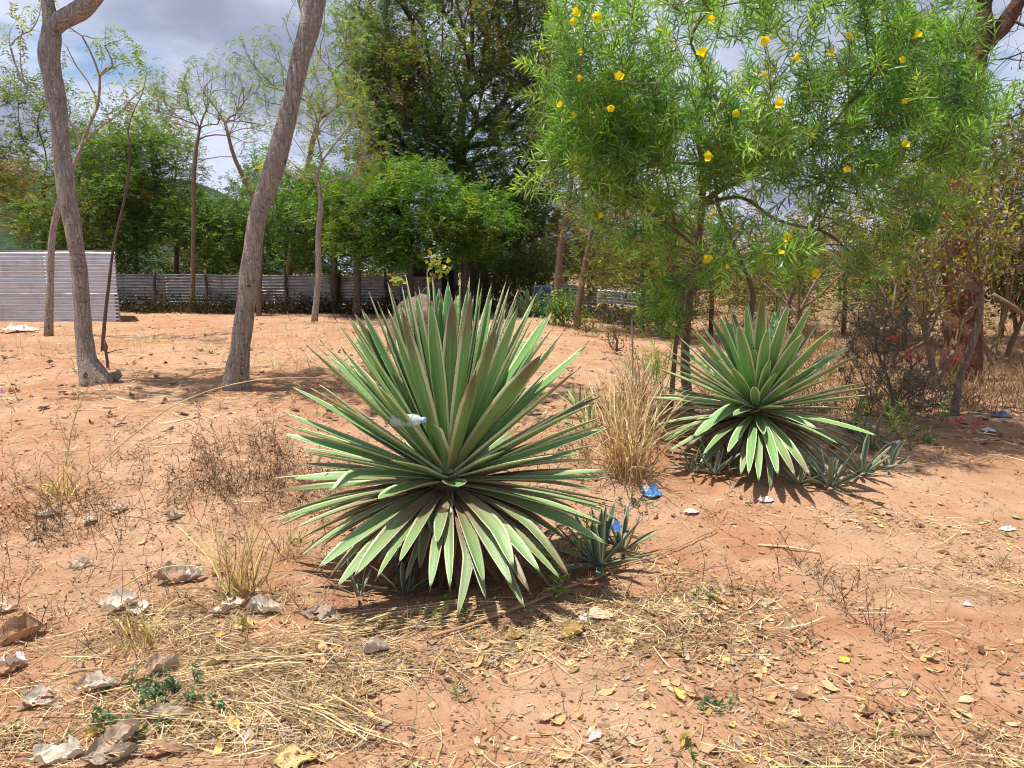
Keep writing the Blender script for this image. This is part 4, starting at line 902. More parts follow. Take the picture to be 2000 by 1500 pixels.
# ------------------------------------------------------------------ agaves
def agave_leaf(B, T, Wd, side, nrmv, bow, age, rnd, ns=18, na=7, spines=True, twist=0., cut=None, cup=.34, thick=.075, bend=None, lean=0.0):
    """fleshy channelled leaf from B to T; bow: control point offset"""
    L = np.linalg.norm(T - B); t = np.linspace(0, 1, ns); C = (B + T) / 2 + bow
    P = (1 - t)[:, None] ** 2 * B + 2 * (t * (1 - t))[:, None] * C + t[:, None] ** 2 * T
    if bend is not None:                       # a leaf that has buckled part way along
        k = np.clip((t - bend[0]) / (1 - bend[0]), 0, 1); P = P + k[:, None] ** 1.3 * np.asarray(bend[1])
    Tn = nrm(np.gradient(P, axis=0))
    w = Wd * np.interp(t, [0, .12, .3, .45, .6, .75, .88, .96, 1], [.66, .64, .84, .97, 1.0, .89, .60, .27, .012])
    if cut is not None: w = Wd * np.interp(t, [0, .15, .5, .85, .95, 1], [.6, .65, 1, .95, .62, .28])
    V = []; dat = []
    us = np.linspace(-1, 1, na)
    wav = .03 * np.sin(t * 9 + rnd * 20)
    for sgn in (1, -1):
        for k in range(ns):
            s0 = side - Tn[k] * np.dot(side, Tn[k]); s0 /= np.linalg.norm(s0); n0 = np.cross(s0, Tn[k]); n0 = n0 * np.sign(np.dot(n0, nrmv) + 1e-6)
            tw_ = twist * t[k]; s1 = s0 * math.cos(tw_) + n0 * math.sin(tw_); n1 = n0 * math.cos(tw_) - s0 * math.sin(tw_)
            hw = w[k] / 2; cu = cup * (1 - .35 * t[k]) ; fk = thick * Wd * (1.6 - 1.1 * t[k]) * min(1, (1 - t[k]) * 6 + .1)
            for u in us:
                h_ = cu * hw * (abs(u) ** 1.7) * (1 - .15 * math.cos(u * 3)) + wav[k] * hw * u
                if sgn < 0: h_ -= fk * (1 - u * u) ** .7 + .002
                V.append(P[k] + s1 * u * hw + n1 * h_ + (n1 * 0 if cut is None else 0))
                dat.append((u * .5 + .5, t[k] if cut is None else min(t[k], .9), rnd, age))
    V = np.array(V); N_ = ns * na; i = np.arange(ns - 1)[:, None] * na; j = np.arange(na - 1)[None]
    Q = np.stack([i + j, i + j + 1, i + na + j + 1, i + na + j], -1).reshape(-1, 4)
    Q2 = Q[:, ::-1] + N_; ii = np.arange(ns - 1) * na
    E = np.concatenate([np.stack([ii, ii + na, ii + na + N_, ii + N_], 1), np.stack([ii + na - 1, ii + na - 1 + N_, ii + 2 * na - 1 + N_, ii + 2 * na - 1], 1),
                        np.stack([(ns - 1) * na + np.arange(na - 1), (ns - 1) * na + np.arange(na - 1) + 1, N_ + (ns - 1) * na + np.arange(na - 1) + 1, N_ + (ns - 1) * na + np.arange(na - 1)], 1)])
    mb = MB(); mb.add(V, np.concatenate([Q, Q2, E]), c=np.array(dat))
    if spines:
        m = max(5, int(L / .045)); tt = np.linspace(.14, .93, m)
        for col_ in (0, na - 1):
            ed = V[:N_].reshape(ns, na, 3)[:, col_]; cen = V[:N_].reshape(ns, na, 3)[:, na // 2]
            e = np.array([np.interp(tt, t, ed[:, q]) for q in range(3)]).T; c0 = np.array([np.interp(tt, t, cen[:, q]) for q in range(3)]).T
            tg_ = np.array([np.interp(tt, t, Tn[:, q]) for q in range(3)]).T; o_ = nrm(e - c0); sz = .0055
            Vv = np.stack([e - tg_ * .003, e + tg_ * .003, e + o_ * sz + tg_ * .003 * rng.normal(0, 1, (m, 1)), e - o_ * .001 + np.cross(tg_, o_) * .002], 1).reshape(-1, 3); b_ = np.arange(m)[:, None] * 4
            mb.add(Vv, None, np.concatenate([b_ + [[0, 1, 2]], b_ + [[1, 3, 2]], b_ + [[3, 0, 2]]]), m=1)
        if cut is None: mb.tube(np.array([T - Tn[-1] * .004, T + Tn[-1] * .02]), [.0028, .0005], 4, m=1)
    return mb
def solve_tip(C, px, py, sign, L):
    d = ray(px, py); o = np.array([0, 0, CAMZ]) - C; a = d @ d; b = 2 * d @ o; c = o @ o - L * L; D_ = b * b - 4 * a * c
    Y = (-b + sign * math.sqrt(D_)) / (2 * a) if D_ > 0 else -b / (2 * a)
    T = np.array([0, 0, CAMZ]) + d * Y
    gz = gh(T[0], T[1]) + .015
    if T[2] < gz:                               # keep the tip above the ground along its line of sight
        Ys = np.linspace(Y, Y - 1.2, 200); Pt = np.array([0, 0, CAMZ]) + d[None] * Ys[:, None]; ok = Pt[:, 2] > gh(Pt[:, 0], Pt[:, 1]) + .015
        if ok.any(): T = Pt[np.argmax(ok)]
    return T
def add_leaf(root, o, C, T, Wd, age, mat, roll=None, **kw):
    v = T - C; hr = np.array([v[0], v[1], 0]); hl = np.linalg.norm(hr); rdn = hr / max(hl, 1e-6) if hl > .02 else np.array([0, -1., 0])
    el = math.atan2(v[2], hl)
    B = C + rdn * .045 * math.cos(el) + np.array([0, 0, .05 * math.sin(el) - .02 * (el < 0)])
    side = np.cross(rdn, [0, 0, 1.]); roll = rng.normal(0, .22) if roll is None else roll
    nv = np.array([0, 0, 1.]) * math.cos(el) - rdn * math.sin(el)
    side = side * math.cos(roll) + nv * math.sin(roll)
    L = np.linalg.norm(T - B)
    if el > .1: bow = nv * (-.035 * L * rng.uniform(.2, 1.3)) if el > .9 else nv * (.02 * L * rng.uniform(-1, 1.2))
    else: bow = np.array([0, 0, 1.]) * L * (.05 + .16 * max(0, -el)) * rng.uniform(.7, 1.3)
    kw.setdefault('twist', rng.normal(0, .18))
    rn = kw.pop('rnd', None); rn = rng.random() if rn is None else rn
    if age > .25 and 'cut' not in kw and 'bend' not in kw and rng.random() < .16: kw['bend'] = (rng.uniform(.55, .85), side * rng.normal(0, .05) + np.array([0, 0, -rng.uniform(.01, .06)]))
    mb = agave_leaf(B, T, Wd, side, nv, bow, age, rn, **kw)
    return mb.build('leaf', [mat, SPINE], root, o, smooth=True)

# --- the big one
YA = 4.02
C1 = at(876, 935, YA); o1 = np.array([C1[0], C1[1], gh(C1[0], C1[1])])
ag1 = empty('variegated_agave', o1, 'largest agave, cream-edged leaves, a clear bottle caught in its rosette', 'agave', 'variegated agaves with cream leaf edges')
st = MB(); st.tube(np.array([o1 + [0, 0, -.08], o1 + [.01, 0, .2], C1 + [0, 0, -.05], C1 + [0, 0, .06]]), [.13, .12, .10, .04], 16, wob=.4, c=(.13, .08, .05, 1)); st.build('stem', PLAIN, ag1, o1, smooth=True)
tips = [  # px, py, front(-1)/back(+1), length, width, age
 (719, 566, 1, 1.03, .105, .1), (737, 586, 1, 1.0, .10, .1), (757, 549, -1, 1.04, .11, .15), (792, 534, 1, 1.06, .11, .1), (785, 556, 1, 1.05, .10, .1), (784, 599, -1, 1.0, .125, .35),
 (818, 557, 1, 1.03, .10, .1), (834, 530, -1, 1.05, .125, .1), (845, 539, 1, 1.05, .12, .05), (875, 549, 1, 1.03, .11, .05), (883, 580, -1, .98, .13, .3), (899, 542, 1, 1.04, .11, .05),
 (917, 538, -1, 1.04, .12, .05), (937, 540, 1, 1.05, .12, .05), (941, 560, 1, 1.0, .10, .05), (960, 553, -1, 1.03, .135, .1), (988, 549, 1, 1.06, .105, .1), (995, 557, -1, 1.04, .11, .1),
 (1013, 562, 1, 1.06, .11, .1), (1012, 576, 1, 1.04, .10, .1), (988, 600, 1, 1.0, .10, .1), (1049, 571, -1, 1.08, .125, .25), (1080, 605, 1, 1.08, .105, .1), (1085, 632, 1, 1.04, .105, .1),
 (969, 634, -1, .93, .135, .45), (1033, 652, 1, .95, .10, .1), (1102, 645, -1, 1.05, .12, .2), (1149, 668, 1, 1.1, .11, .15), (1057, 693, -1, .95, .13, .5), (1075, 717, 1, .85, .10, .1),
 (1131, 719, -1, 1.0, .115, .2), (929, 726, -1, .80, .135, .5), (1174, 761, 1, 1.0, .10, .2), (1168, 776, 1, .98, .11, .2), (1159, 788, -1, .98, .10, .2), (1190, 835, -1, 1.0, .105, .2),
 (1174, 830, 1, .95, .10, .3), (1097, 846, 1, .80, .09, .3), (1082, 889, -1, .78, .10, .35), (1170, 898, 1, .9, .10, .4), (1207, 925, 1, 1.0, .10, .4), (1150, 940, 1, .85, .09, .5), (1195, 932, -1, .95, .095, .5),
 (655, 623, 1, 1.04, .105, .1), (680, 616, 1, .98, .105, .1), (678, 618, -1, 1.05, .11, .15), (712, 635, 1, .95, .11, .1), (602, 677, -1, 1.05, .11, .2), (634, 689, 1, 1.0, .11, .1), (671, 683, -1, .98, .12, .2),
 (737, 752, -1, .78, .112, .45), (566, 753, 1, 1.05, .105, .2), (600, 754, -1, .98, .11, .2), (621, 749, 1, .92, .11, .1), (555, 806, 1, 1.02, .105, .2), (560, 832, -1, 1.0, .105, .2), (549, 846, 1, 1.0, .105, .2),
 (587, 882, -1, .92, .11, .2), (641, 918, 1, .8, .09, .3), (522, 935, 1, 1.0, .10, .35), (574, 947, 1, .9, .10, .4), (533, 960, -1, .97, .10, .4), (526, 1011, 1, .98, .115, .6), (531, 1019, -1, .97, .11, .7),
 (545, 1028, 1, .95, .11, .8), (582, 1090, -1, .93, .12, .7), (590, 1080, 1, .9, .11, .8), (619, 1112, -1, .92, .125, .6), (637, 1136, 1, .9, .11, .9), (655, 1150, -1, .93, .12, .9), (691, 1127, -1, .90, .125, .9),
 (735, 1131, -1, .86, .125, .8), (779, 1100, -1, .78, .12, .85), (840, 1151, -1, .78, .10, .9), (879, 1151, -1, .76, .11, .8), (937, 1182, -1, .82, .115, 1.), (946, 1141, -1, .80, .125, .75), (950, 1175, -1, .83, .10, 1.),
 (1035, 1158, -1, .90, .11, .9), (1027, 1192, -1, .93, .11, 1.), (1002, 1146, -1, .86, .12, .9), (1057, 1120, -1, .88, .125, .7), (1015, 1088, -1, .80, .135, .75), (1097, 1134, -1, .92, .11, .9), (1075, 1150, 1, .88, .10, 1.),
 (1134, 1103, -1, .94, .12, .7), (1182, 1058, -1, .97, .12, .6), (1180, 1023, -1, .96, .12, .5), (1208, 1011, 1, .98, .10, .7), (1206, 982, 1, .98, .10, .6), (1196, 990, -1, .96, .10, .7), (1120, 1118, 1, .92, .10, .9),
 (600, 1050, 1, .9, .10, .9), (560, 1000, 1, .92, .10, .8), (1170, 960, 1, .95, .10, .6), (1150, 1050, 1, .92, .10, .9), (690, 650, 1, .95, .10, .1), (1110, 700, 1, .98, .10, .1), (705, 600, 1, 1.0, .10, .1), (925, 575, 1, .98, .10, .05), (860, 575, 1, .98, .10, .05), (1045, 610, 1, 1.0, .10, .1)]
for (px, py, sg, L, wd, age) in tips:
    T = solve_tip(C1, px, py, sg, L); add_leaf(ag1, o1, C1, T, wd * (.76 if py < 900 else .57) * rng.uniform(.85, 1.12), age, AGAVE, rnd=.97 if (px, py) in ((883, 580), (969, 634), (1057, 693), (929, 726), (784, 599)) else None)
# short front leaves
for (px, py, L, wd, age, kw) in ((850, 1046, .42, .13, .55, {}), (759, 898, .52, .10, .3, {}), (838, 826, .36, .15, .45, dict(cut=1)), (990, 878, .44, .10, .5, {}), (894, 950, .30, .12, .2, dict(cut=1)), (737, 975, .6, .11, .6, {})):
    T = solve_tip(C1, px, py, -1, L); add_leaf(ag1, o1, C1 + [0, -.03, .0], T, wd, age, AGAVE, roll=0., twist=0., **kw)
T = solve_tip(C1, 640, 925, -1, .74); add_leaf(ag1, o1, C1, T, .09, .3, AGAVE, bend=(.78, (0, 0, -.10)))
# spiral of hidden and lower leaves
for q in range(98):
    az = q * 2.39996 + .4; el = R(20 - 68 * (q / 98)) + rng.normal(0, .06); L = .80 + .1 * rng.random()
    if math.sin(az) < -.3: L *= .68
    back = math.sin(az) > -.3
    if not back and el > R(-18): continue
    T = C1 + L * np.array([math.cos(az) * math.cos(el), math.sin(az) * math.cos(el), math.sin(el)])
    T[2] = max(T[2], gh(T[0], T[1]) + .02); add_leaf(ag1, o1, C1 + [0, 0, -.03], T, .066, .6 + .5 * (q / 98), AGAVE, spines=False)
for q in range(34):                     # upright leaves of the inner and rear rosette
    az = q * 2.39996 + 1.1; el = R(84 - 50 * (q / 34)) + rng.normal(0, .04); L = .98 + .06 * rng.random()
    if math.sin(az) < .0 and el < R(62): L *= .9; az = -az
    add_leaf(ag1, o1, C1, C1 + L * np.array([math.cos(az) * math.cos(el), math.sin(az) * math.cos(el), math.sin(el)]), .085, .1, AGAVE)
# dead brown leaves hanging under the rosette
for q in range(26):
    az = q * 2.39996; el = R(-52 - 14 * rng.random()); L = .50 + .14 * rng.random(); T = C1 + [0, 0, -.1] + L * np.array([math.cos(az) * math.cos(el), math.sin(az) * math.cos(el), math.sin(el)]); T[2] = max(T[2], gh(T[0], T[1]) + .02)
    B = C1 + [0, 0, -.10]; sdv = np.array([-math.sin(az), math.cos(az), 0]); m_ = agave_leaf(B, T, .07, sdv, np.array([0, 0, 1.]), np.array([0, 0, .05]), 1, .5, ns=10, na=5, spines=False, twist=rng.normal(0, 1.2), cup=.8)
    m_.c[0][:] = [.17, .105, .06, 1]; m_.build('dead_leaf', PLAIN, ag1, o1, smooth=True)
# --- the second one
Y2a = gp(1490, 935)[1] + .45
C2 = at(1477, 800, Y2a); o2 = np.array([C2[0], C2[1], gh(C2[0], C2[1])])
ag2 = empty('variegated_agave', o2, 'second agave, dappled with shade, in front of the yellow-flowered tree', 'agave', 'variegated agaves with cream leaf edges')
st = MB(); st.tube(np.array([o2 + [0, 0, -.08], o2 + [.01, 0, .2], C2 + [0, 0, -.05], C2 + [0, 0, .06]]), [.13, .12, .10, .04], 14, wob=.4, c=(.13, .08, .05, 1)); st.build('stem', PLAIN, ag2, o2, smooth=True)
tips2 = [(1286, 686, 1, .95, .12, .1), (1306, 684, -1, .9, .12, .1), (1320, 722, -1, .8, .12, .2), (1294, 756, 1, .85, .12, .2), (1266, 776, -1, .95, .11, .2), (1274, 806, 1, .9, .12, .3), (1286, 838, 1, .9, .12, .4), (1282, 860, -1, .95, .13, .4),
 (1294, 863, 1, .95, .12, .4), (1352, 672, 1, .85, .12, .1), (1354, 644, -1, .95, .12, .1), (1386, 618, 1, .95, .12, .1), (1416, 618, 1, .9, .12, .1), (1442, 632, -1, .85, .17, .1), (1459, 584, 1, .98, .12, .1), (1457, 592, -1, .95, .13, .1),
 (1490, 574, -1, 1.0, .14, .1), (1492, 585, 1, 1.0, .12, .1), (1528, 578, 1, 1.0, .13, .1), (1540, 592, -1, .98, .14, .1), (1586, 592, -1, 1.02, .13, .1), (1584, 600, 1, 1.0, .12, .1), (1608, 618, 1, 1.0, .12, .1), (1632, 638, -1, 1.0, .14, .1),
 (1660, 676, 1, .98, .11, .1), (1676, 693, -1, .98, .12, .1), (1472, 678, -1, .62, .13, .2), (1518, 726, -1, .55, .13, .1), (1565, 690, 1, .8, .12, .1), (1696, 756, 1, .95, .12, .2), (1698, 771, -1, .95, .11, .2), (1716, 852, -1, 1.1, .12, .2), (1640, 868, -1, .95, .12, .5),
 (1584, 932, -1, .95, .15, .3), (1554, 932, -1, .92, .12, .5), (1520, 930, -1, .9, .15, .2), (1482, 942, -1, .9, .12, .6), (1462, 928, -1, .9, .13, .3), (1420, 886, -1, .75, .13, .3), (1676, 884, 1, .95, .12, .4), (1690, 830, 1, .95, .12, .4),
 (1330, 890, 1, .9, .12, .6), (1370, 910, 1, .9, .12, .7), (1600, 900, 1, .95, .12, .6), (1440, 660, 1, .85, .12, .1), (1400, 700, -1, .7, .12, .2), (1530, 640, 1, .9, .12, .1), (1500, 640, -1, .85, .14, .1), (1570, 650, -1, .85, .13, .2), (1660, 800, 1, .9, .11, .3)]
for (px, py, sg, L, wd, age) in tips2:
    T = solve_tip(C2, px, py, sg, L); add_leaf(ag2, o2, C2, T, wd * (.64 if py < 800 else .52) * rng.uniform(.85, 1.12), age * .95, AGAVE, ns=14)
T = solve_tip(C2, 1400, 790, -1, .55); add_leaf(ag2, o2, C2, T + np.array([-.05, 0, .05]), .12, .2, AGAVE, bend=(.3, (-.12, 0, -.30)))
T = solve_tip(C2, 1470, 805, -1, .25); add_leaf(ag2, o2, C2, T, .10, .4, AGAVE, cut=1)
for q in range(74):
    az = q * 2.39996; el = R(74 - 118 * (q / 74) ** .9); L = .84 if el > 0 else .8
    if math.sin(az) < -.2 and el > R(-8): L *= .75
    T = C2 + L * np.array([math.cos(az) * math.cos(el), math.sin(az) * math.cos(el), math.sin(el)]); T[2] = max(T[2], gh(T[0], T[1]) + .02)
    add_leaf(ag2, o2, C2 + [0, 0, -.03 * (el < 0)], T, .07, max(.1, .5 - el), AGAVE, ns=12, spines=False)

# --- small agaves: shared leaf meshes
PUPL = []; FARG = 'agaves standing by the far fence'
for q in range(6):
    T = np.array([0, 0.0, 0]); B = np.zeros(3)
    m_ = agave_leaf(np.zeros(3), np.array([1., 0, 0]), .15 + .02 * (q % 3), np.array([0, 1., 0]), np.array([0, 0, 1.]), np.array([0, 0, .03 - .035 * (q % 3)]), .25 * (q % 2), q / 6 + .05, ns=9, na=5, spines=False, twist=.15 * (q - 3) / 3)
    ob = m_.build('leaf', [AGAVE if q < 3 else BLUEAGAVE, SPINE], None, smooth=True); PUPL.append(ob.data); bpy.data.objects.remove(ob)
def pup(loc, size, n, label, blue=True, emin=5, emax=80, group='small agaves', wide=.62, name='small_agave', jit=.15):
    root = empty(name, loc, label, 'agave', group)
    if group != FARG: size *= .74; n = int(n * 1.25)
    for q in range(n):
        el = R(emin + (emax - emin) * (1 - (q / n) ** .9)) + rng.normal(0, jit * .6); az = q * 2.39996 + rng.normal(0, jit)
        o = bpy.data.objects.new('leaf', PUPL[(3 if blue else 0) + int(rng.integers(0, 3))]); COL.objects.link(o); o.parent = root
        L = size * rng.uniform(.75, 1.1) * (.8 + .2 * math.sin(el)); o.scale = (L, L * wide, L); o.rotation_euler = (rng.normal(0, .2), -el, az)
        o.location = (math.cos(az) * .02, math.sin(az) * .02, .02)
    return root
def pupg(px, py, *a, **k): p_ = gp(px, py); return pup(p_, *a, **k)
NEAR2 = 'blue-green young agaves round the second agave'
for (px, py, s, n, lb) in ((1395, 930, .36, 12, 'blue-green young agave at the left foot of the second agave'), (1350, 925, .28, 10, 'small blue-green agave at the far left foot of the second agave'),
    (1430, 915, .42, 9, 'upright young agave under the left lower leaves of the second agave'), (1560, 950, .30, 10, 'young agave at the front foot of the second agave, near its longest lower leaf'),
    (1620, 955, .42, 15, 'young grey-green agave at the right front foot of the second agave'), (1680, 930, .45, 14, 'young agave at the right foot of the second agave below its long tip'),
    (1700, 880, .45, 11, 'young agave behind the right tips of the second agave'), (1665, 850, .42, 9, 'upright young agave between the second agave and the thorn shrub'), (1735, 920, .34, 10, 'outermost small agave right of the second agave')):
    pupg(px, py, s, n, lb, group=NEAR2)
NEAR1 = 'young agaves round the big agave'
for (px, py, s, n, lb, bl) in ((1170, 1110, .55, 13, 'young grey-green agave under the right lower leaves of the big agave', True), (1215, 1080, .40, 9, 'young agave beside the blue wrapper, right of the big agave', True),
    (790, 1165, .34, 8, 'blue-green young agave under the front left leaves of the big agave', True), (870, 1130, .34, 8, 'dark young agave in the shade below the middle of the big agave', True), (700, 1170, .26, 6, 'small young agave at the left front foot of the big agave', True),
    (1130, 800, .34, 9, 'small striped agave on the bank behind the big agave', False), (1150, 845, .42, 10, 'striped young agave between the big agave and the straw clump', False)):
    pupg(px, py, s, n, lb, blue=bl, group=NEAR1)
FARG = 'agaves standing by the far fence'
for (px, py, s, n, lb, bl, e0) in ((1040, 618, .95, 46, 'dark spiky agave by the blue drum near the far fence', False, -15), (1150, 622, .75, 24, 'far agave behind the brown leaning slim tree', True, 0), (1190, 632, .5, 18, 'low far agave in front of the short bright fence', True, 0), (1225, 636, .5, 16, 'rightmost far agave before the short bright fence', True, 0), (985, 622, .5, 14, 'small shaded agave left of the dark spiky one', True, 0)):
    pupg(px, py, s, n, lb, blue=bl, emin=e0, group=FARG, wide=.62, jit=.2)

# ------------------------------------------------------------------ bottle
GL = NT('clear_plastic'); GL = GL.fin(GL.pbr((.75, .82, .82), .12, spec=.9, Alpha=.30, IOR=1.45))
bt = at(772, 822, 3.96); d = nrm(at(835, 820, 3.70) - at(768, 822, 3.80)); bp = at(768, 822, 3.80)
bottle = empty('plastic_bottle', bp, 'clear plastic bottle lying in the rosette of the big agave', 'bottle')
def lathe(prof, n=24, c=(1, 1, 1, 1)):
    th = np.linspace(0, 2 * np.pi, n, endpoint=False); pr = np.array(prof); V = np.stack([pr[:, 1][:, None] * np.cos(th), pr[:, 1][:, None] * np.sin(th), pr[:, 0][:, None] * np.ones(n)], -1).reshape(-1, 3)
    k = len(pr); i = np.arange(k - 1)[:, None] * n; j = np.arange(n)[None]; j2 = (j + 1) % n
    return MB().add(V, np.stack([i + j, i + j2, i + n + j2, i + n + j], -1).reshape(-1, 4), c=c)
bprof = [(0, 0.0), (.0, .026), (.006, .031), (.03, .032), (.04, .030), (.05, .032), (.07, .0325), (.08, .030), (.09, .0325), (.12, .032), (.15, .027), (.168, .016), (.175, .0125), (.186, .0125)]
inner = [(z, max(r_ - .0012, 0)) for z, r_ in bprof][::-1]
q_ = Vector(d).to_track_quat('Z', 'Y')
ob = lathe(bprof + inner).build('bottle_body', GL, bottle, smooth=True); ob.rotation_mode = 'QUATERNION'; ob.rotation_quaternion = q_
BW = NT('blue_label'); BW = BW.fin(BW.pbr((.30, .45, .66), .4))
ob = lathe([(.186, 0), (.178, 0.0145), (.178, .0150), (.194, .0150), (.196, .0135), (.196, 0)]).build('cap', BW, bottle, smooth=True); ob.rotation_mode = 'QUATERNION'; ob.rotation_quaternion = q_
ob = lathe([(.128, .0325), (.131, .0324), (.134, .0322)]).build('label_band', BW, bottle, smooth=True); ob.rotation_mode = 'QUATERNION'; ob.rotation_quaternion = q_

# ------------------------------------------------------------------ boulder and its young plant
bc = gp(812, 694); bc[1] += .35; bc[2] = gh(bc[0], bc[1])
YB = bc[1]; topz = at(812, 576, YB)[2]; hb = (topz - bc[2]); n1_, n2_ = 40, 24
th, ph = np.meshgrid(np.linspace(0, 2 * np.pi, n1_, endpoint=False), np.linspace(-.35, math.pi / 2, n2_))
rx = 62 / F * YB; X = np.cos(th) * np.cos(ph); Yy = np.sin(th) * np.cos(ph); Z = np.sin(ph)
dsp = 1 + .34 * fbm(X * 1.7 + 3, Yy * 1.7 + Z * 1.3, 5) + .14 * fbm(Z * 2.3 + X, Yy * 2 + 5, 3)
V = np.stack([bc[0] + X * rx * dsp, bc[1] + Yy * rx * .8 * dsp, bc[2] + Z * hb * (1 + .4 * (dsp - 1))], -1).reshape(-1, 3)
i = np.arange(n2_ - 1)[:, None] * n1_; j = np.arange(n1_)[None]; j2 = (j + 1) % n1_
k = NT('boulder_rock'); p = k.pos(); n_ = k.noise(p, 5, 8, .7); n2 = k.noise(p, 2.0, 4)
c = k.mix(k.ramp(n_, .35, .65), (.13, .085, .06), (.27, .205, .155)); c = k.mix(k.ramp(n2, .5, .7), c, (.28, .16, .10))
ROCK = k.fin(k.pbr(c, .9, spec=.2, normal=k.bump(n_, 1.0, .08)))
tag(MB().add(V, np.stack([i + j, i + j2, i + n1_ + j2, i + n1_ + j], -1).reshape(-1, 4)).build('boulder', ROCK, None, bc, smooth=True), 'brown boulder behind the left leaf tips of the big agave', 'boulder')
pb = at(805, 600, YB + .9); pb[2] = gh(pb[0], pb[1])
root = empty('young_shrub', pb, 'young shrub with round yellow-green leaves rising behind the boulder', 'shrub')
tg = np.array([at(*q, YB + .6) for q in ((850, 520), (845, 505), (860, 532), (873, 528), (838, 515), (772, 556), (786, 548), (848, 545), (766, 552), (855, 512))])
S_, par, nt_, tgi = skeleton(np.array([pb, pb + [0, 0, .3]]), tg, .6, 0, .3); rad = branch_radii(S_, par, nt_, tgi, .015, .005); b = MB(); draw_branches(b, S_, par, nt_, rad, 5); b.build('branches', TWIG, root, pb)
A = np.repeat(S_[tgi], 5, 0); K = len(A); c_ = MB(); c_.kites(A + rng.normal(0, .04, (K, 3)), rdir(K, .1), rdir(K, .6) + [0, -.5, 0], rng.uniform(.08, .14, K), rng.uniform(.07, .11, K), pal(K, [(.30, .34, .06), (.22, .28, .05), (.36, .33, .06)])); c_.build('foliage', LEAF, root, pb)

# ------------------------------------------------------------------ small shrubs at the far side of the yard
thicket(1098, 600, 19.5, 38, 28, .45, 60, BRT, 'bright green rounded bush beside the brown leaning slim tree', .07, tip=.006)
thicket(1145, 640, 16.5, 28, 22, .35, 30, OLIVE, 'low olive bush on the bare earth behind the big agave', .05, leafn=16)
thicket(1205, 665, 13.5, 20, 36, .25, 26, [(.06, .09, .02), (.12, .10, .03)], 'small dark weed bush right of the big agave on the yard', .045, leafn=12)
thicket(1020, 560, 26.5, 70, 40, .8, 70, DK, 'dark bush against the end of the long fence', .12)
thicket(1290, 600, 24, 120, 45, 1.2, 90, [(.06, .055, .02), (.10, .08, .03)], 'brown-green scrub over the right end of the bright fence', .1, leafn=16)
thicket(1240, 620, 21, 60, 26, .6, 40, [(.05, .045, .02), (.09, .06, .03)], 'dark dry scrub in front of the bright fence', .08, leafn=14)
thicket(165, 560, 23.5, 20, 30, .5, 20, G1, 'green weed against the shed corner', .09) if False else None

# ------------------------------------------------------------------ scattered stuff
def gnd(xy, dz=0.0): return np.stack([xy[:, 0], xy[:, 1], gh(xy[:, 0], xy[:, 1]) + dz], 1)
def field(n, x0, x1, y0, y1, dens=None):
    y = np.exp(rng.uniform(math.log(y0), math.log(y1), n)); half = .72 * y + .4
    x = rng.uniform(-1, 1, n) * half; x = np.clip(x, x0, x1); k = np.ones(n, bool)
    if dens is not None: k = rng.random(n) < dens(x, y)
    return np.stack([x[k], y[k]], 1)
def blobd(blobs, base):
    B = [(gp(px, py), s1, s2, w) for px, py, s1, s2, w in blobs]
    def f(x, y):
        d = np.full(np.shape(x), base)
        for p_, s1, s2, w in B: d = d + w * np.exp(-((x - p_[0]) / s1) ** 2 - ((y - p_[1]) / s2) ** 2)
        patch = sst(-.12, .22, fbm(x * 1.6 + 4, y * 1.6, 3, 2)); return d * (.25 + 1.3 * patch)
    return f
STRAWD = blobd([(800, 1270, .75, .2, .9), (1000, 1230, .9, .25, .9), (250, 1420, .9, .20, .7), (100, 1250, .8, .4, .5), (1200, 1150, .45, .5, .9), (450, 1180, .6, .5, .6), (1800, 1480, .6, .12, .5), (1300, 1330, .4, .15, .3), (500, 1000, 1., .8, .45), (1230, 950, .5, 1., .6), (640, 1400, .3, .15, .35), (1500, 1000, .9, .3, .35), (1850, 1080, .5, .6, .25), (350, 1330, .7, .25, .6)], .09)
SP = [(.48, .35, .19), (.58, .45, .26), (.38, .25, .13), (.68, .57, .36), (.26, .16, .09), (.42, .33, .22)]
def straws(n, y0, y1, dens, lmin, lmax, wmin, wmax, palette, lift=.01, p=None, dirsp=None):
    xy = field(n, -40, 40, y0, y1, dens); K = len(xy); a = rng.uniform(0, 2 * np.pi, K); L = rng.uniform(lmin, lmax, K) * rng.uniform(.4, 1, K)
    d = np.stack([np.cos(a), np.sin(a)], 1); s = np.linspace(-.5, .5, 4)
    cv = rng.normal(0, .18, K)[:, None] * (s ** 2 * 4)[None]
    Pxy = xy[:, None] + d[:, None] * (L[:, None] * s)[..., None] + np.stack([-d[:, 1], d[:, 0]], 1)[:, None] * (cv * L[:, None] * .5)[..., None]
    z = gh(Pxy[..., 0], Pxy[..., 1]); z = np.maximum(z, z.mean(1, keepdims=True)) + rng.uniform(.002, lift, K)[:, None] + rng.normal(0, .12, K)[:, None] * s * L[:, None] * (rng.random(K) < .25)[:, None]
    z = np.maximum(z, gh(Pxy[..., 0], Pxy[..., 1]) + .002)
    P_ = np.concatenate([Pxy, z[..., None]], -1); w = rng.uniform(wmin, wmax, K)[:, None] * np.array([.7, 1, .9, .4])
    sd_ = np.stack([-d[:, 1], d[:, 0], rng.normal(0, .5, K)], 1)
    m_ = MB(); m_.ribbons(P_, w, sd_, pal(K, palette, .18, p)); return m_
tag(straws(60000, 1.7, 9, STRAWD, .05, .30, .0015, .0042, SP, .018).build('straw', DRY), 'loose dry straw scattered over the earth', kind='stuff')
tag(straws(16000, 6, 26, lambda x, y: .5 * (.3 + sst(-.1, .2, fbm(x * .8, y * .8, 3, 1))), .1, .4, .004, .009, SP, .03).build('straw', DRY), 'dry straw lying over the far part of the yard', kind='stuff')
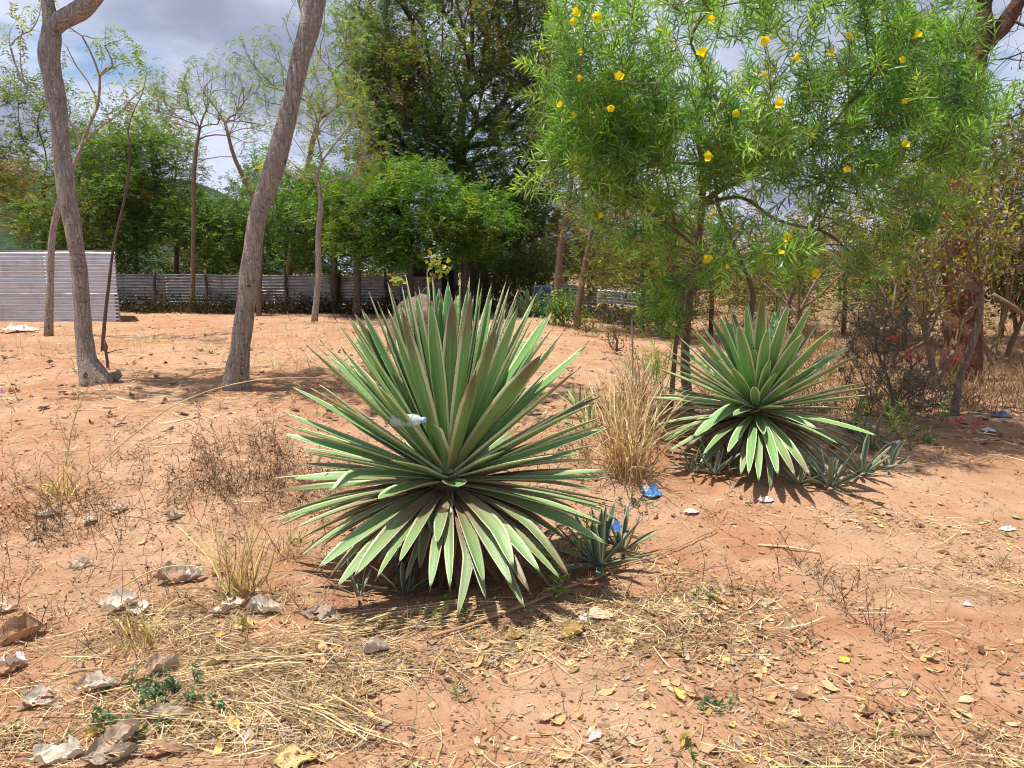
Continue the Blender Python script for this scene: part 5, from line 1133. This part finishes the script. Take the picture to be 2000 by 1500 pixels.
TW = [(.16, .10, .06), (.24, .16, .10), (.10, .06, .04)]
tag(straws(13000, 1.7, 9, STRAWD, .06, .35, .002, .004, TW, .015).build('twigs', DRY), 'small dark twigs scattered over the earth', kind='stuff')
# small dry leaves
def crumple(n, y0, y1, dens, s0, s1, palette, name, label, p=None):
    xy = field(n, -40, 40, y0, y1, dens); K = len(xy); P_ = gnd(xy, .004); a = rng.uniform(0, 6.283, K); L = rng.uniform(s0, s1, K) * rng.uniform(.6, 1.2, K); Wd = L * rng.uniform(.35, .65, K)
    f = np.stack([np.cos(a), np.sin(a), rng.normal(.05, .18, K)], 1); f = nrm(f); s_ = nrm(np.cross(f, [0, 0, 1.]) + rng.normal(0, .22, (K, 3)) * [0, 0, 1]); u = np.cross(s_, f)
    t = np.array([0, .3, .65, 1.]); w = np.array([.12, .95, .85, .03]); curl = rng.normal(.25, .35, K); fold = rng.normal(.2, .3, K)
    V = np.zeros((K, 4, 3, 3)); c = np.zeros((K, 4, 3, 3)); cc = pal(K, palette, .15, p)
    for i_ in range(4):
        for j_, sg in enumerate((-1, 0, 1)):
            ww = (w[i_] * .5 * sg) * (1 + (rng.normal(0, .22, K) if sg else 0)) * Wd
            hh = (curl * (t[i_] - .4) ** 2 * 1.6) * L + np.abs(sg) * fold * Wd * w[i_] * .5 + rng.normal(0, .045, K) * L * (0 < i_)
            V[:, i_, j_] = P_ + f * (L * (t[i_] - .5))[:, None] + s_ * ww[:, None] + u * hh[:, None]
            c[:, i_, j_] = cc * (1.0 if sg else .85)
    V[..., 2] = np.maximum(V[..., 2], gh(V[..., 0], V[..., 1]) + .003)
    b_ = np.arange(K)[:, None, None] * 12; i_ = np.arange(3)[None, :, None] * 3; j_ = np.arange(2)[None, None]
    Q = np.stack([b_ + i_ + j_, b_ + i_ + j_ + 1, b_ + i_ + j_ + 4, b_ + i_ + j_ + 3], -1).reshape(-1, 4)
    tag(MB().add(V.reshape(-1, 3), Q, c=c.reshape(-1, 3)).build(name, DRY), label, kind='stuff')
LEAFD = blobd([(1150, 1200, .6, .35, 1.1), (1200, 1100, .5, .5, 1.0), (1000, 1280, .7, .2, .8), (1250, 1380, .5, .2, .5), (1500, 1330, .8, .25, .35), (250, 1400, .8, .2, .5), (1450, 1000, .8, .3, .5), (700, 1290, .7, .2, .5), (1750, 1000, .8, .8, .3), (900, 1450, .7, .15, .4), (1600, 1450, .6, .15, .4)], .065)
LPAL = [(.48, .33, .17), (.54, .40, .22), (.34, .20, .11), (.48, .38, .27), (.24, .13, .075), (.56, .43, .18)]
crumple(26000, 1.7, 9, LEAFD, .018, .055, LPAL, 'leaf_litter', 'small dry yellow and brown leaves strewn over the earth')
crumple(2400, 1.7, 7, LEAFD, .05, .085, LPAL[:4], 'leaf_litter', 'curled dry tan leaves strewn over the earth')
crumple(9000, 6.5, 26, lambda x, y: .35 * (.3 + sst(-.1, .2, fbm(x * 1., y * 1., 3, 3))), .06, .13, [(.36, .28, .22), (.45, .36, .28), (.22, .13, .09)], 'leaf_litter', 'grey-brown dry leaves strewn over the far part of the yard')
crumple(1800, 2.2, 12, lambda x, y: .35 + 0 * x, .012, .03, [(.52, .45, .36), (.45, .38, .30)], 'leaf_litter', 'pale scraps strewn over the earth')
xy = field(120000, -40, 40, 1.7, 14, lambda x, y: .30 * (.2 + STRAWD(x, y) + LEAFD(x, y))); K = len(xy); m_ = MB()
m_.kites(gnd(xy, .003), nrm(rng.normal(0, 1, (K, 3)) * [1, 1, .12]), nrm(rng.normal(0, .35, (K, 3)) + [0, 0, 1]), rng.uniform(.008, .03, K), rng.uniform(.003, .010, K), pal(K, [(.16, .085, .05), (.24, .14, .085), (.40, .27, .16), (.10, .055, .035), (.52, .40, .26)]))
tag(m_.build('debris', DRY), 'fine dark and tan plant crumbs on the earth', kind='stuff')
# soil crumbs
xy = field(9000, -40, 40, 1.7, 9, lambda x, y: .25 + .75 * np.exp(-((y - 5.3) / 1.0) ** 2) * (x < .8)); K = len(xy); sz = rng.uniform(.003, .012, K) * (1 + .7 * (rng.random(K) < .08)); P_ = gnd(xy)
oc = np.array([[1, 0, 0], [0, 1, 0], [-1, 0, 0], [0, -1, 0], [0, 0, 1], [0, 0, -1.]]); V = P_[:, None] + oc[None] * sz[:, None, None] * rng.uniform(.6, 1.2, (K, 6, 1)) + [0, 0, .001]
fc = np.array([[0, 1, 4], [1, 2, 4], [2, 3, 4], [3, 0, 4], [1, 0, 5], [2, 1, 5], [3, 2, 5], [0, 3, 5]]); T_ = (np.arange(K)[:, None, None] * 6 + fc[None]).reshape(-1, 3)
tag(MB().add(V.reshape(-1, 3), None, T_).build('soil_crumbs', SOIL, smooth=True), 'crumbs and small clods of red soil', kind='stuff')

# grass tussocks and stalks
def blades(base, dirs, L, n, w, palette, droop, noise=.06, p=None, shade=None):
    K = len(base); P_ = paths(base, dirs, L, n, droop, noise); gz = gh(P_[..., 0], P_[..., 1]) + .004; P_[..., 2] = np.maximum(P_[..., 2], gz)
    ww = np.broadcast_to(w, (K,))[:, None] * np.interp(np.linspace(0, 1, n), [0, .4, .8, 1], [.8, 1, .6, .08])[None]
    sd_ = nrm(np.cross(dirs, rdir(K, .0)) + 1e-6); return P_, ww, sd_, pal(K, palette, .15, p)
def tussock(px, py, n, L, spread, w, label, palette=SP, lean=(0, 0), up=1.3, droop=-.14, name='grass_tussock', cat='grass', noise=.08, rad=.05, grp='dry grass tussocks'):
    b_ = gp(px, py); base = np.repeat([b_], n, 0) + rng.normal(0, rad, (n, 3)) * [1, 1, 0]; base[:, 2] = gh(base[:, 0], base[:, 1]) - .01
    d_ = rng.normal(0, spread, (n, 3)); d_[:, 2] = up; d_[:, 0] += lean[0]; d_[:, 1] += lean[1]
    m_ = MB(); m_.ribbons(*blades(base, nrm(d_), L * rng.uniform(.35, 1.1, n), 8, w * rng.uniform(.6, 1.3, n), palette, droop * rng.uniform(.2, 1.6, n), noise))
    return tag(m_.build(name, DRY, None, b_), label, cat, grp)
YS = [(.60, .46, .20), (.68, .56, .28), (.50, .36, .15), (.42, .30, .14)]
tussock(122, 975, 60, .42, .75, .007, 'dry grass tussock on the red bank at the left', YS)
tussock(470, 1165, 90, .52, .45, .007, 'tall yellowed grass tussock left of the big agave', YS, lean=(-.1, 0), up=1.5)
tussock(268, 1265, 34, .30, .4, .007, 'small upright grass tussock at the lower left', YS + [(.25, .28, .08)], lean=(-.15, 0))
tussock(560, 1090, 60, .35, .9, .004, 'thin dry grass under the left leaves of the big agave', SP)
tussock(985, 1395, 30, .12, .8, .003, 'tiny dry tuft below the middle of the photo', SP) if False else None
for (px, py, n, L, lb) in ((1225, 930, 230, .88, 'tall straw-coloured grass clump between the two agaves'), (1250, 860, 170, .88, 'straw clump behind, touching the left leaves of the second agave'), (1205, 870, 150, .7, 'shorter straw clump just right of the big agave')):
    tussock(px, py, n, L, .25, .0095, lb, [(.66, .51, .28), (.74, .60, .38), (.50, .35, .18), (.40, .26, .13)], rad=.07, up=1.45, droop=-.20, noise=.12, grp='tall straw clumps between the agaves')
tussock(1730, 860, 34, .45, .25, .004, 'thin upright grass stems behind the right tip of the second agave', YS, up=1.8)
tussock(1960, 1115, 60, .16, .9, .004, 'flattened dry grass tuft near the right border', SP)
# thick dead stalk in the straw
q0 = gp(1234, 800); q1 = at(1234, 622, q0[1]); m_ = MB(); m_.tube(np.array([q0, (q0 + q1) / 2 + [.01, 0, 0], q1]), [.009, .008, .010], 7, c=(.58, .45, .28, 1))
tag(m_.build('dead_stalk', DRY, None, q0, smooth=True), 'pale straight dead stalk standing above the straw', 'stalk')
# long bowed grass stalks
def stalk(pts, w, label, c=(.60, .48, .26), name='grass_stalk'):
    P_, r_ = trunk_pts([(a, b, Y, 1) for a, b, Y in pts], 24); m_ = MB(); m_.tube(P_, np.interp(np.linspace(0, 1, 24), [0, .7, 1], [w, w * .8, w * .25]), 5, c=(*c, 1)); tag(m_.build(name, DRY, None, P_[0], smooth=True), label, 'stalk')
stalk([(170, 925, 4.9), (260, 850, 4.7), (340, 792, 4.6), (430, 757, 4.5), (520, 740, 4.4), (640, 738, 4.3)], .004, 'long bowed grass stalk sweeping from the left bank towards the big agave')
stalk([(128, 910, 5.0), (145, 820, 5.0), (165, 770, 4.95), (195, 722, 4.9)], .005, 'upright broad straw blade over the left bank', (.68, .60, .34))
stalk([(240, 1145, 3.4), (290, 1118, 3.4), (340, 1105, 3.4), (410, 1108, 3.4)], .004, 'bowed yellow blade above the crumpled pale leaves', (.62, .50, .24))
# flattened straw bundles
def bundle(px0, py0, px1, py1, n, w, label, spreadm=.04):
    a = gp(px0, py0); b_ = gp(px1, py1); t = np.linspace(0, 1, 8); off = rng.normal(0, spreadm, (n, 1, 3)) + rng.normal(0, spreadm * 1.4, (n, 1, 3)) * (t[None, :, None] - .5) + rng.normal(0, spreadm * .8, (n, 1, 3)) * (t[None, :, None] - .5) ** 2 * 3
    s0 = rng.uniform(-.25, .3, n); s1 = s0 + rng.uniform(.2, .9, n); tt = s0[:, None] + (s1 - s0)[:, None] * t
    P_ = a + (b_ - a) * tt[..., None] + off; P_[..., 2] = gh(P_[..., 0], P_[..., 1]) + .006 + np.abs(rng.normal(0, .014, (n, 1))) + .012 * np.sin(tt * 3)
    m_ = MB(); m_.ribbons(P_, np.full((n, 8), w) * rng.uniform(.6, 1.3, (n, 1)), np.cross(np.repeat([b_ - a], n, 0), [0, 0, 1.]) + rng.normal(0, .2, (n, 3)), pal(n, SP))
    tag(m_.build('straw_bundle', DRY, None, a), label, 'straw', 'flattened straw bundles')
bundle(680, 1240, 1000, 1200, 110, .004, 'combed straw bundle lying in front of the big agave', .05)
bundle(560, 1380, 720, 1450, 45, .005, 'dark-streaked straw bundle at the lower middle', .05)
bundle(0, 1455, 420, 1440, 40, .004, 'straw swath at the lower left corner', .11)
bundle(430, 1310, 680, 1290, 36, .004, 'thin straw swath left of the middle foreground', .05)
# long stick
P_, r_ = trunk_pts([(845, 1252, gp(845, 1252)[1], 11), (900, 1235, gp(900, 1235)[1], 11), (1010, 1195, gp(1010, 1195)[1], 9), (1110, 1155, gp(1110, 1155)[1], 8), (1180, 1130, gp(1180, 1130)[1], 6), (1290, 1090, gp(1290, 1090)[1], 4), (1400, 1040, gp(1400, 1040)[1], 3)], 36)
P_[:, 2] = np.maximum(P_[:, 2], gh(P_[:, 0], P_[:, 1])) + .02; m_ = MB(); m_.tube(P_, r_ * .75, 9, wob=.2, c=(.36, .22, .12, 1))
for q in (9, 16, 24): m_.tube(np.array([P_[q], P_[q] + [.05, .03, .04], P_[q] + [.12, .06, .05]]), [.004, .003, .001], 4, c=(.33, .2, .11, 1))
tag(m_.build('stick', PLAIN, None, P_[0], smooth=True), 'long bent brown stick lying in front of the big agave', 'stick')
for (a, b_, c0, w, lb) in (((1480, 1068), (1600, 1083), (.50, .40, .25), .008, 'pale short stick on the earth below the second agave'), ((1520, 1185), (1565, 1235), (.48, .36, .2), .006, 'bent straw stick on the open earth at the right'), ((100, 1330), (200, 1310), (.36, .26, .17), .006, 'thin stick beside the grey leaves at the lower left')):
    A_, B_ = gp(*a), gp(*b_); m_ = MB(); m_.tube(np.array([A_ + [0, 0, .008], (A_ + B_) / 2 + [0.0, .02, .012], B_ + [0, 0, .008]]), [w, w * .9, w * .6], 6, wob=.2, c=(*c0, 1)); tag(m_.build('stick', PLAIN, None, A_), lb, 'stick')
# dry weeds on the bank (uncountable)
WD = blobd([(450, 930, 1.3, 1.2, .30), (300, 960, 1.1, .9, .30), (200, 1050, .9, .6, .4), (570, 850, .6, .9, .45), (80, 1180, .6, .4, .4), (640, 940, .6, .6, .4), (1180, 900, .5, .7, .4)], .03)
xy = field(26000, -6, 1.6, 3.0, 8.5, lambda x, y: .34 * WD(x, y)); K = len(xy)
b_ = gnd(xy, -.005); P_ = paths(b_, rdir(K, 1.6), rng.uniform(.08, .34, K), 6, .0, .2); m_ = MB(); m_.tubes(P_, np.tile(np.linspace(.0022, .0009, 6), (K, 1)), 3, pal(K, [(.20, .12, .07), (.13, .075, .045), (.28, .17, .10)]))
br = P_[:, 1:5].reshape(-1, 3); br = np.repeat(br, 2, 0); T_ = paths(br, rdir(len(br), .7), rng.uniform(.02, .10, len(br)), 3, .05, .25); m_.tubes(T_, np.tile([.0012, .001, .0006], (len(T_), 1)), 3, pal(len(T_), [(.20, .12, .07), (.11, .065, .04)]))
kb = T_[rng.random(len(T_)) < .5][:, -1]; k_ = len(kb); m_.kites(kb, rdir(k_), rdir(k_), rng.uniform(.01, .028, k_), rng.uniform(.006, .013, k_), pal(k_, [(.13, .07, .04), (.22, .13, .07), (.07, .04, .03)]))
tag(m_.build('dry_weeds', DRY), 'brown dried weeds covering the bank left of the big agave', kind='stuff')
# dry grass over the far yard and the field on the right
def fargrass(n, y0, y1, dens, L0, L1, w, name, label, palette, x0=-40, x1=60, droop=-.1, tuft=5):
    xy = field(n, x0, x1, y0, y1, dens); xy = np.repeat(xy, tuft, 0) + rng.normal(0, .05, (len(xy) * tuft, 2)); K = len(xy); d_ = rdir(K, 1.2, .8); m_ = MB()
    P_, ww, sd_, c_ = blades(gnd(xy, -.01), d_, rng.uniform(L0, L1, K), 5, w, palette, droop, .1); m_.ribbons(P_, ww, sd_, c_); tag(m_.build(name, DRY), label, kind='stuff')
FG = blobd([(330, 680, 1.4, 1.6, 1.), (600, 665, 1.6, 3., 1.0), (60, 680, 1.2, 2., .6), (560, 720, .7, .8, .8), (120, 1330, .01, .01, 0)], .05)
fargrass(5200, 7.5, 22, FG, .1, .42, .0045, 'dry_grass', 'pale dry grass round the trunks in the yard', [(.62, .48, .28), (.55, .40, .22), (.68, .56, .36)])
fargrass(24000, 8.0, 45, lambda x, y: np.where(x > .25 * y, .8, .0), .12, .40, .008, 'dry_grass', 'brown dry grass of the field at the right', [(.30, .17, .10), (.22, .13, .08), (.42, .29, .18), (.16, .13, .05)], tuft=4)
fargrass(700, 2.5, 9, lambda x, y: .5 * STRAWD(x, y), .05, .22, .0025, 'dry_grass', 'short standing dry blades among the litter', SP, tuft=4)
# undergrowth along the fence
xf = rng.uniform(-14.5, 0.2, 1800); yf = 24.4 + (xf + 14) / 14 * -.7 + rng.normal(-.15, .3, 1800); b_ = gnd(np.stack([xf, yf], 1), -.02)
P_ = paths(b_, rdir(1800, 1.0), rng.uniform(.2, .75, 1800), 5, -.02, .3); m_ = MB(); m_.tubes(P_, np.tile(np.linspace(.008, .004, 5), (1800, 1)), 3, pal(1800, [(.07, .05, .04), (.12, .085, .06), (.04, .03, .025)]))
kb = P_[:, 1:].reshape(-1, 3); kb = np.repeat(kb, 2, 0); k_ = len(kb); m_.kites(kb + rng.normal(0, .08, (k_, 3)), rdir(k_), rdir(k_), rng.uniform(.05, .12, k_), rng.uniform(.03, .06, k_), pal(k_, [(.045, .04, .02), (.07, .05, .03), (.12, .09, .04), (.04, .07, .02)]))
tag(m_.build('undergrowth', DRY), 'dark dry undergrowth tangled along the foot of the long fence', kind='stuff')
# small green weeds
def weeds(px, py, n, size, label, palette=BRT, name='green_weed', spread=.05, grp='small green weeds', lw=.45):
    b_ = gp(px, py); xy = b_[:2] + rng.normal(0, spread, (n, 2)); base = gnd(xy); k_ = n * 6; m_ = MB()
    st_ = paths(base, rdir(n, 1.2), size * rng.uniform(.5, 1.2, n), 4, 0, .2); m_.tubes(st_, np.full((n, 4), .0012), 3, pal(n, palette))
    A_ = st_[:, 1:].reshape(-1, 3); A_ = np.repeat(A_, 3, 0); K = len(A_); m_.kites(A_, rdir(K, .3), rdir(K, 1.), size * rng.uniform(.25, .5, K), size * lw * rng.uniform(.3, .5, K), pal(K, palette))
    tag(m_.build(name, LEAF, None, b_), label, None, None, 'stuff')
BGW = [(.10, .19, .10), (.14, .24, .13)]
weeds(275, 1385, 30, .09, 'grey-green creeping weed among the leaves at the lower left', BGW, spread=.09)
weeds(583, 1065, 6, .07, 'tiny bright weed under the left leaves of the big agave')
weeds(860, 1222, 5, .08, 'tiny green weed in the straw in front of the big agave')
weeds(1400, 1392, 10, .05, 'flat green weed in the lower right foreground', BGW, spread=.04)
weeds(1410, 1180, 24, .05, 'row of tiny green sprouts on the open earth', [(.16, .22, .10), (.22, .26, .12)], spread=.09)
weeds(1347, 1484, 4, .05, 'small round-leaved weed at the bottom edge', BRT)
weeds(1717, 1433, 3, .04, 'single tiny green sprout at the lower right', BRT)
weeds(1810, 865, 14, .13, 'bright grass-green sprout before the thorn shrub', [(.14, .28, .05)], spread=.04, lw=.2)
weeds(905, 1365, 8, .07, 'thin grassy sprout on the bare patch', [(.20, .24, .10)], spread=.02, lw=.2)
weeds(1240, 700 + 290, 10, .08, 'low weed beside the blue scrap', [(.10, .17, .07)], spread=.05)
weeds(640, 600, 10, .5, 'green weed against the long fence', BRT, spread=.2)
xy = field(900, -40, 40, 1.8, 8, lambda x, y: .8 * sst(-.05, .25, fbm(x * 1.1 + 9, y * 1.1, 2, 1)) * (x > -.2)); xy = np.repeat(xy, 5, 0) + rng.normal(0, .012, (len(xy) * 5, 2)); K = len(xy); m_ = MB()
P_, ww, sd_, c_ = blades(gnd(xy, -.003), rdir(K, .9), rng.uniform(.02, .06, K), 4, .0022, [(.20, .24, .09), (.14, .21, .08), (.28, .28, .12)], -.05); m_.ribbons(P_, ww, sd_, c_); tag(m_.build('sprouts', LEAF), 'tiny green grass sprouts on the open earth', kind='stuff')

# ------------------------------------------------------------------ large grey dry leaves
def bigleafobj(px, py, size, asp, rot, palette, label, curl=.5, lift=.0, name='dry_leaf', grp='large grey dry leaves', seed=0, tilt=(0, 0)):
    size *= .93
    b_ = gp(px, py); n, m = 26, 19; t = np.linspace(0, 1, n); u = np.linspace(-1, 1, m); r_ = np.random.default_rng(int(px * 7 + py)); s0 = r_.random() * 90
    T_, U_ = np.meshgrid(t, u, indexing='ij'); w = np.sin(np.pi * np.clip(T_, .015, .985) ** .85) ** .62; edge = 1 + .6 * fbm(T_ * 5 + s0, np.sign(U_) * 3 + s0, 4)
    X = (T_ - .5) * size * (1 + .12 * (1 - U_ ** 2)); Y_ = U_ * w * size * asp * .5 * edge
    rg = lambda f, o_: .5 - np.abs(fbm(T_ * f + s0 + o_, U_ * f * .6 + s0, 2))
    Z_ = size * (curl * .42 * np.abs(U_) ** 2.0 * w * (1 + 1.2 * fbm(T_ * 3 + s0, U_ * 2, 2)) + .13 * fbm(T_ * 2.4 + s0, U_ * 1.6 + 3, 2) + .16 * rg(4.5, 0) + .07 * rg(9, 4) + .03 * np.abs(np.sin(T_ * 16 + np.abs(U_) * 3)) + curl * .2 * (T_ - .5) ** 2 * 2)
    hole = fbm(T_ * 3.3 + s0 * 2, U_ * 2.1 + s0, 2) > .33
    ca, sa = math.cos(rot), math.sin(rot); Xw = X * ca - Y_ * sa; Yw = X * sa + Y_ * ca; Z_ = Z_ + Xw * tilt[0] + Yw * tilt[1]
    Z_ = Z_ * .8 + Yw * (.06 + .14 * r_.random()) + Xw * r_.normal(0, .08); Zw = Z_ - Z_.min() + .004 + lift; G = gh(b_[0] + Xw, b_[1] + Yw); V = np.stack([b_[0] + Xw, b_[1] + Yw, np.maximum(G + .004, b_[2] + Zw)], -1).reshape(-1, 3)
    c0 = np.array(palette[int(r_.integers(len(palette)))]); vein = np.exp(-(U_ / .06) ** 2); rib = np.exp(-((np.sin(T_ * 22 - np.abs(U_) * 6)) / .25) ** 2) * .5
    cm = c0[None, None] * (1 + .25 * fbm(T_ * 6 + s0, U_ * 6, 3)[..., None]) * (1 - .25 * np.maximum(vein, rib * .6))[..., None]
    i = np.arange(n - 1)[:, None] * m; j = np.arange(m - 1)[None]; mb_ = MB(); Qh = np.stack([i + j, i + j + 1, i + m + j + 1, i + m + j], -1).reshape(-1, 4); Qh = Qh[~hole[:-1, :-1].ravel()]; mb_.add(V, Qh, c=cm.reshape(-1, 3))
    e = V.reshape(n, m, 3)[0, m // 2]; dr = np.array([-ca, -sa, .15]); mb_.tube(np.array([e, e + dr * size * .12, e + dr * size * .22 + [0, 0, .005]]), [.0025, .002, .0018], 4, c=(.3, .2, .13, 1))
    return tag(mb_.build(name, DRYL, None, b_, smooth=False), label, 'leaf', grp)
GP = [(.50, .43, .36), (.60, .53, .45), (.40, .31, .24)]; BR = [(.30, .17, .10), (.38, .23, .14)]
for a in ((92, 1010, .17, .6, .3, GP, 'ragged grey dry leaf lying on the red bank below the tussock', .4), (345, 1138, .22, .6, .1, GP, 'large pale dry leaf right of the bowed yellow blade', .7), (380, 1130, .13, .8, 1.2, [(.66, .64, .62)], 'whitish curled leaf tip propped on the large pale leaf', 1.2),
    (235, 1195, .17, .6, .5, GP, 'grey dry leaf behind the small grass tussock', .8), (265, 1198, .14, .7, 2.2, GP, 'grey dry leaf right behind the small grass tussock', .6), (205, 1183, .08, .7, .5, GP, 'small grey leaf scrap left of the tussock leaves', .7),
    (443, 1195, .16, .8, .2, GP, 'leftmost grey leaf of the row in front of the tall tussock', .5), (485, 1185, .13, .7, 1.3, BR + GP[2:], 'brownish folded leaf in the middle of the row before the tall tussock', 1.), (515, 1198, .16, .6, .0, GP, 'crumpled grey leaf at the right of the row before the tall tussock', .8),
    (628, 1212, .19, .6, -.1, GP, 'flat grey-pink leaf at the left end of the combed straw', .25), (82, 1375, .15, .65, .1, GP, 'grey leaf with a crinkled edge near the left border', .3), (192, 1347, .16, .6, .2, GP, 'pale veined leaf at the lower left', .5),
    (272, 1332, .13, .6, .6, BR[1:] + GP[2:], 'tan leaf tucked under the arched leaf at the lower left', .5), (318, 1312, .13, .7, .5, GP, 'arched grey leaf casting a dark shadow at the lower left', 1.3), (20, 1305, .12, .8, .2, [(.58, .55, .56)], 'curled whitish leaf at the left border', 1.2),
    (10, 1320, .14, .6, .8, BR, 'brown leaf under the curled whitish one at the left border', .5), (45, 1250, .20, .6, .9, BR, 'reddish brown leaf at the left border above the white one', .9), (8, 1195, .12, .6, .4, GP, 'pale leaf cut by the left border', .6),
    (325, 1405, .14, .5, .1, GP, 'grey leaf right of the grey-green weed', .6), (240, 1455, .14, .7, 1.1, GP, 'upright crumpled grey leaf at the bottom left', 1.2), (215, 1490, .16, .6, .4, GP, 'grey leaf at the bottom edge below the crumpled one', .7), (110, 1490, .18, .5, .2, BR + GP, 'large curved tan leaf at the bottom left edge', .9),
    (175, 1020, .11, .6, 1.3, GP, 'small pale leaf behind the dry weeds of the left bank', .6), (232, 1000, .11, .6, .2, GP, 'pale leaf scrap at the centre of the left bank', .6), (342, 1015, .12, .7, .3, GP, 'pale curled leaf amid the brown weeds', 1.1), (160, 1110, .13, .5, .9, GP, 'narrow pale leaf on the foot of the bank', .6),
    (435, 1120, .12, .7, .9, BR[1:], 'tan leaf just left of the tall tussock stems', .7), (1175, 1212, .13, .7, .2, [(.55, .42, .30)], 'pale tan round leaf right of the long stick', .4), (1120, 1240, .13, .7, .8, [(.50, .34, .12)], 'yellow-brown curled leaf below the long stick', 1.), (1145, 1215, .08, .7, .2, [(.66, .62, .60)], 'whitish scrap of leaf beside the tan round leaf', .6),
    (1010, 1250, .12, .7, .4, [(.35, .24, .10)], 'dark olive-brown leaf below the big agave', .6), (735, 1275, .12, .6, .3, [(.60, .52, .46), (.4, .3, .2)], 'split pale leaf on the bare patch below the combed straw', 1.), (480, 1232, .11, .5, .4, [(.66, .54, .25)], 'pale yellow curled leaf below the row of grey leaves', 1.1), (432, 1247, .06, .6, .5, [(.60, .42, .16)], 'small yellow-brown leaf left of the pale yellow one', .6),
    (575, 1492, .14, .6, .1, [(.60, .45, .22)], 'sandy yellow leaf at the bottom edge', .4), (320, 1477, .13, .4, .2, [(.52, .32, .20)], 'orange-tan leaf strip near the bottom left', .5), (183, 1440, .09, .4, 1.4, [(.60, .42, .15)], 'yellow leaf among the straw at the lower left', .5), (455, 1430, .10, .4, -.8, [(.60, .42, .18)], 'tan folded leaf near the bottom, left of centre', .8),
    (425, 1300, .1, .4, .5, [(.55, .40, .2)], 'tan leaf beside the thin straw swath', .8), (1068, 1405, .07, .8, .5, [(.52, .32, .20)], 'reddish tan two-lobed leaf at the bottom centre right', .4), (1160, 1447, .07, .8, .2, [(.62, .55, .50)], 'whitish torn leaf piece at the bottom, right of centre', .6), (1337, 1455, .08, .3, 1.0, [(.62, .50, .14)], 'slim bright yellow leaf at the bottom edge', .8),
    (1325, 1360, .08, .5, 1.8, [(.60, .46, .14)], 'yellow leaf in the litter right of centre', .5), (1300, 1285, .04, .6, .2, [(.5, .36, .2)], 'small tan leaf in the open earth', .3), (1650, 1295, .05, .8, .2, [(.66, .56, .10)], 'small bright yellow round leaf on the open earth', .3), (1495, 1275, .07, .5, .7, [(.62, .46, .30)], 'pinkish tan leaf with its stalk on the open earth', .3),
    (1290, 1018, .01, .6, .2, BR, '', .2)):
    if a[6]: bigleafobj(*a[:6], a[6], curl=a[7])
# ------------------------------------------------------------------ litter
def scrap(px, py, sx_, sy_, h, col, label, mat=None, name='plastic_scrap', cat='litter', rot=0.):
    b_ = gp(px, py); n = 12; s0 = px * .37; X, Y_ = np.meshgrid(np.linspace(-1, 1, n), np.linspace(-1, 1, n)); e = 1 + .35 * fbm(np.arctan2(Y_, X) * 1.5 + s0, X * 0 + s0, 2)
    m_ = np.sqrt(X ** 2 + Y_ ** 2) + 1e-6; k = np.maximum(abs(X), abs(Y_)) / m_; X2 = X * k * e; Y2_ = Y_ * k * e; Z_ = h * (1.1 - .8 * m_ * k) * (.6 + 1.6 * np.abs(fbm(X * 2.2 + s0, Y_ * 2.2, 3)))
    ca, sa = math.cos(rot), math.sin(rot); Xw = X2 * sx_ * ca - Y2_ * sy_ * sa; Yw = X2 * sx_ * sa + Y2_ * sy_ * ca
    V = np.stack([b_[0] + Xw, b_[1] + Yw, np.maximum(gh(b_[0] + Xw, b_[1] + Yw) + .004, b_[2] + np.abs(Z_))], -1).reshape(-1, 3)
    i = np.arange(n - 1)[:, None] * n; j = np.arange(n - 1)[None]; return tag(MB().add(V, np.stack([i + j, i + j + 1, i + n + j + 1, i + n + j], -1).reshape(-1, 4), c=(*col, 1)).build(name, mat or PLAIN, None, b_), label, cat)
SHINY = attr_material('thin_plastic', .35, .5)
scrap(1275, 972, .06, .035, .07, (.10, .27, .58), 'crumpled bright blue plastic scrap right of the straw clump', SHINY)
scrap(1262, 962, .04, .03, .05, (.58, .56, .54), 'white crumpled plastic stuck to the blue scrap', SHINY)
scrap(1204, 1042, .035, .03, .09, (.12, .28, .60), 'blue and white wrapper half hidden behind the young agave', SHINY)
scrap(1495, 982, .055, .03, .04, (.66, .63, .60), 'white crumpled paper below the second agave', name='paper_scrap')
scrap(1958, 815, .12, .05, .05, (.12, .17, .28), 'dark blue rag lying on the path at the right', name='rag')
scrap(1350, 1003, .05, .03, .03, (.62, .58, .54), 'pale paper scrap left of the white crumpled paper', name='paper_scrap')
scrap(1930, 845 - 2, .07, .05, .03, (.62, .62, .62), 'greyish white scrap below the blue rag', name='paper_scrap')
scrap(1750, 868, .09, .05, .03, (.66, .60, .58), 'pale scrap at the foot of the thorn shrub', name='paper_scrap')
scrap(40, 648, .35, .18, .16, (.62, .58, .54), 'pale crumpled sack lying before the tin shed', name='sack')
scrap(1888, 1183, .02, .012, .02, (.75, .77, .80), 'tiny white scrap on the open earth at the right', SHINY)
scrap(1967, 1038, .05, .02, .03, (.55, .58, .62), 'grey-blue plastic scrap near the right border', SHINY)
scrap(1765, 855, .022, .018, .02, (.75, .55, .02), 'fallen yellow flower nearest the second agave tip', PETAL, 'fallen_flower', 'flower')
scrap(1796, 901, .022, .018, .02, (.75, .55, .02), 'fallen yellow flower on the earth right of the second agave', PETAL, 'fallen_flower', 'flower')
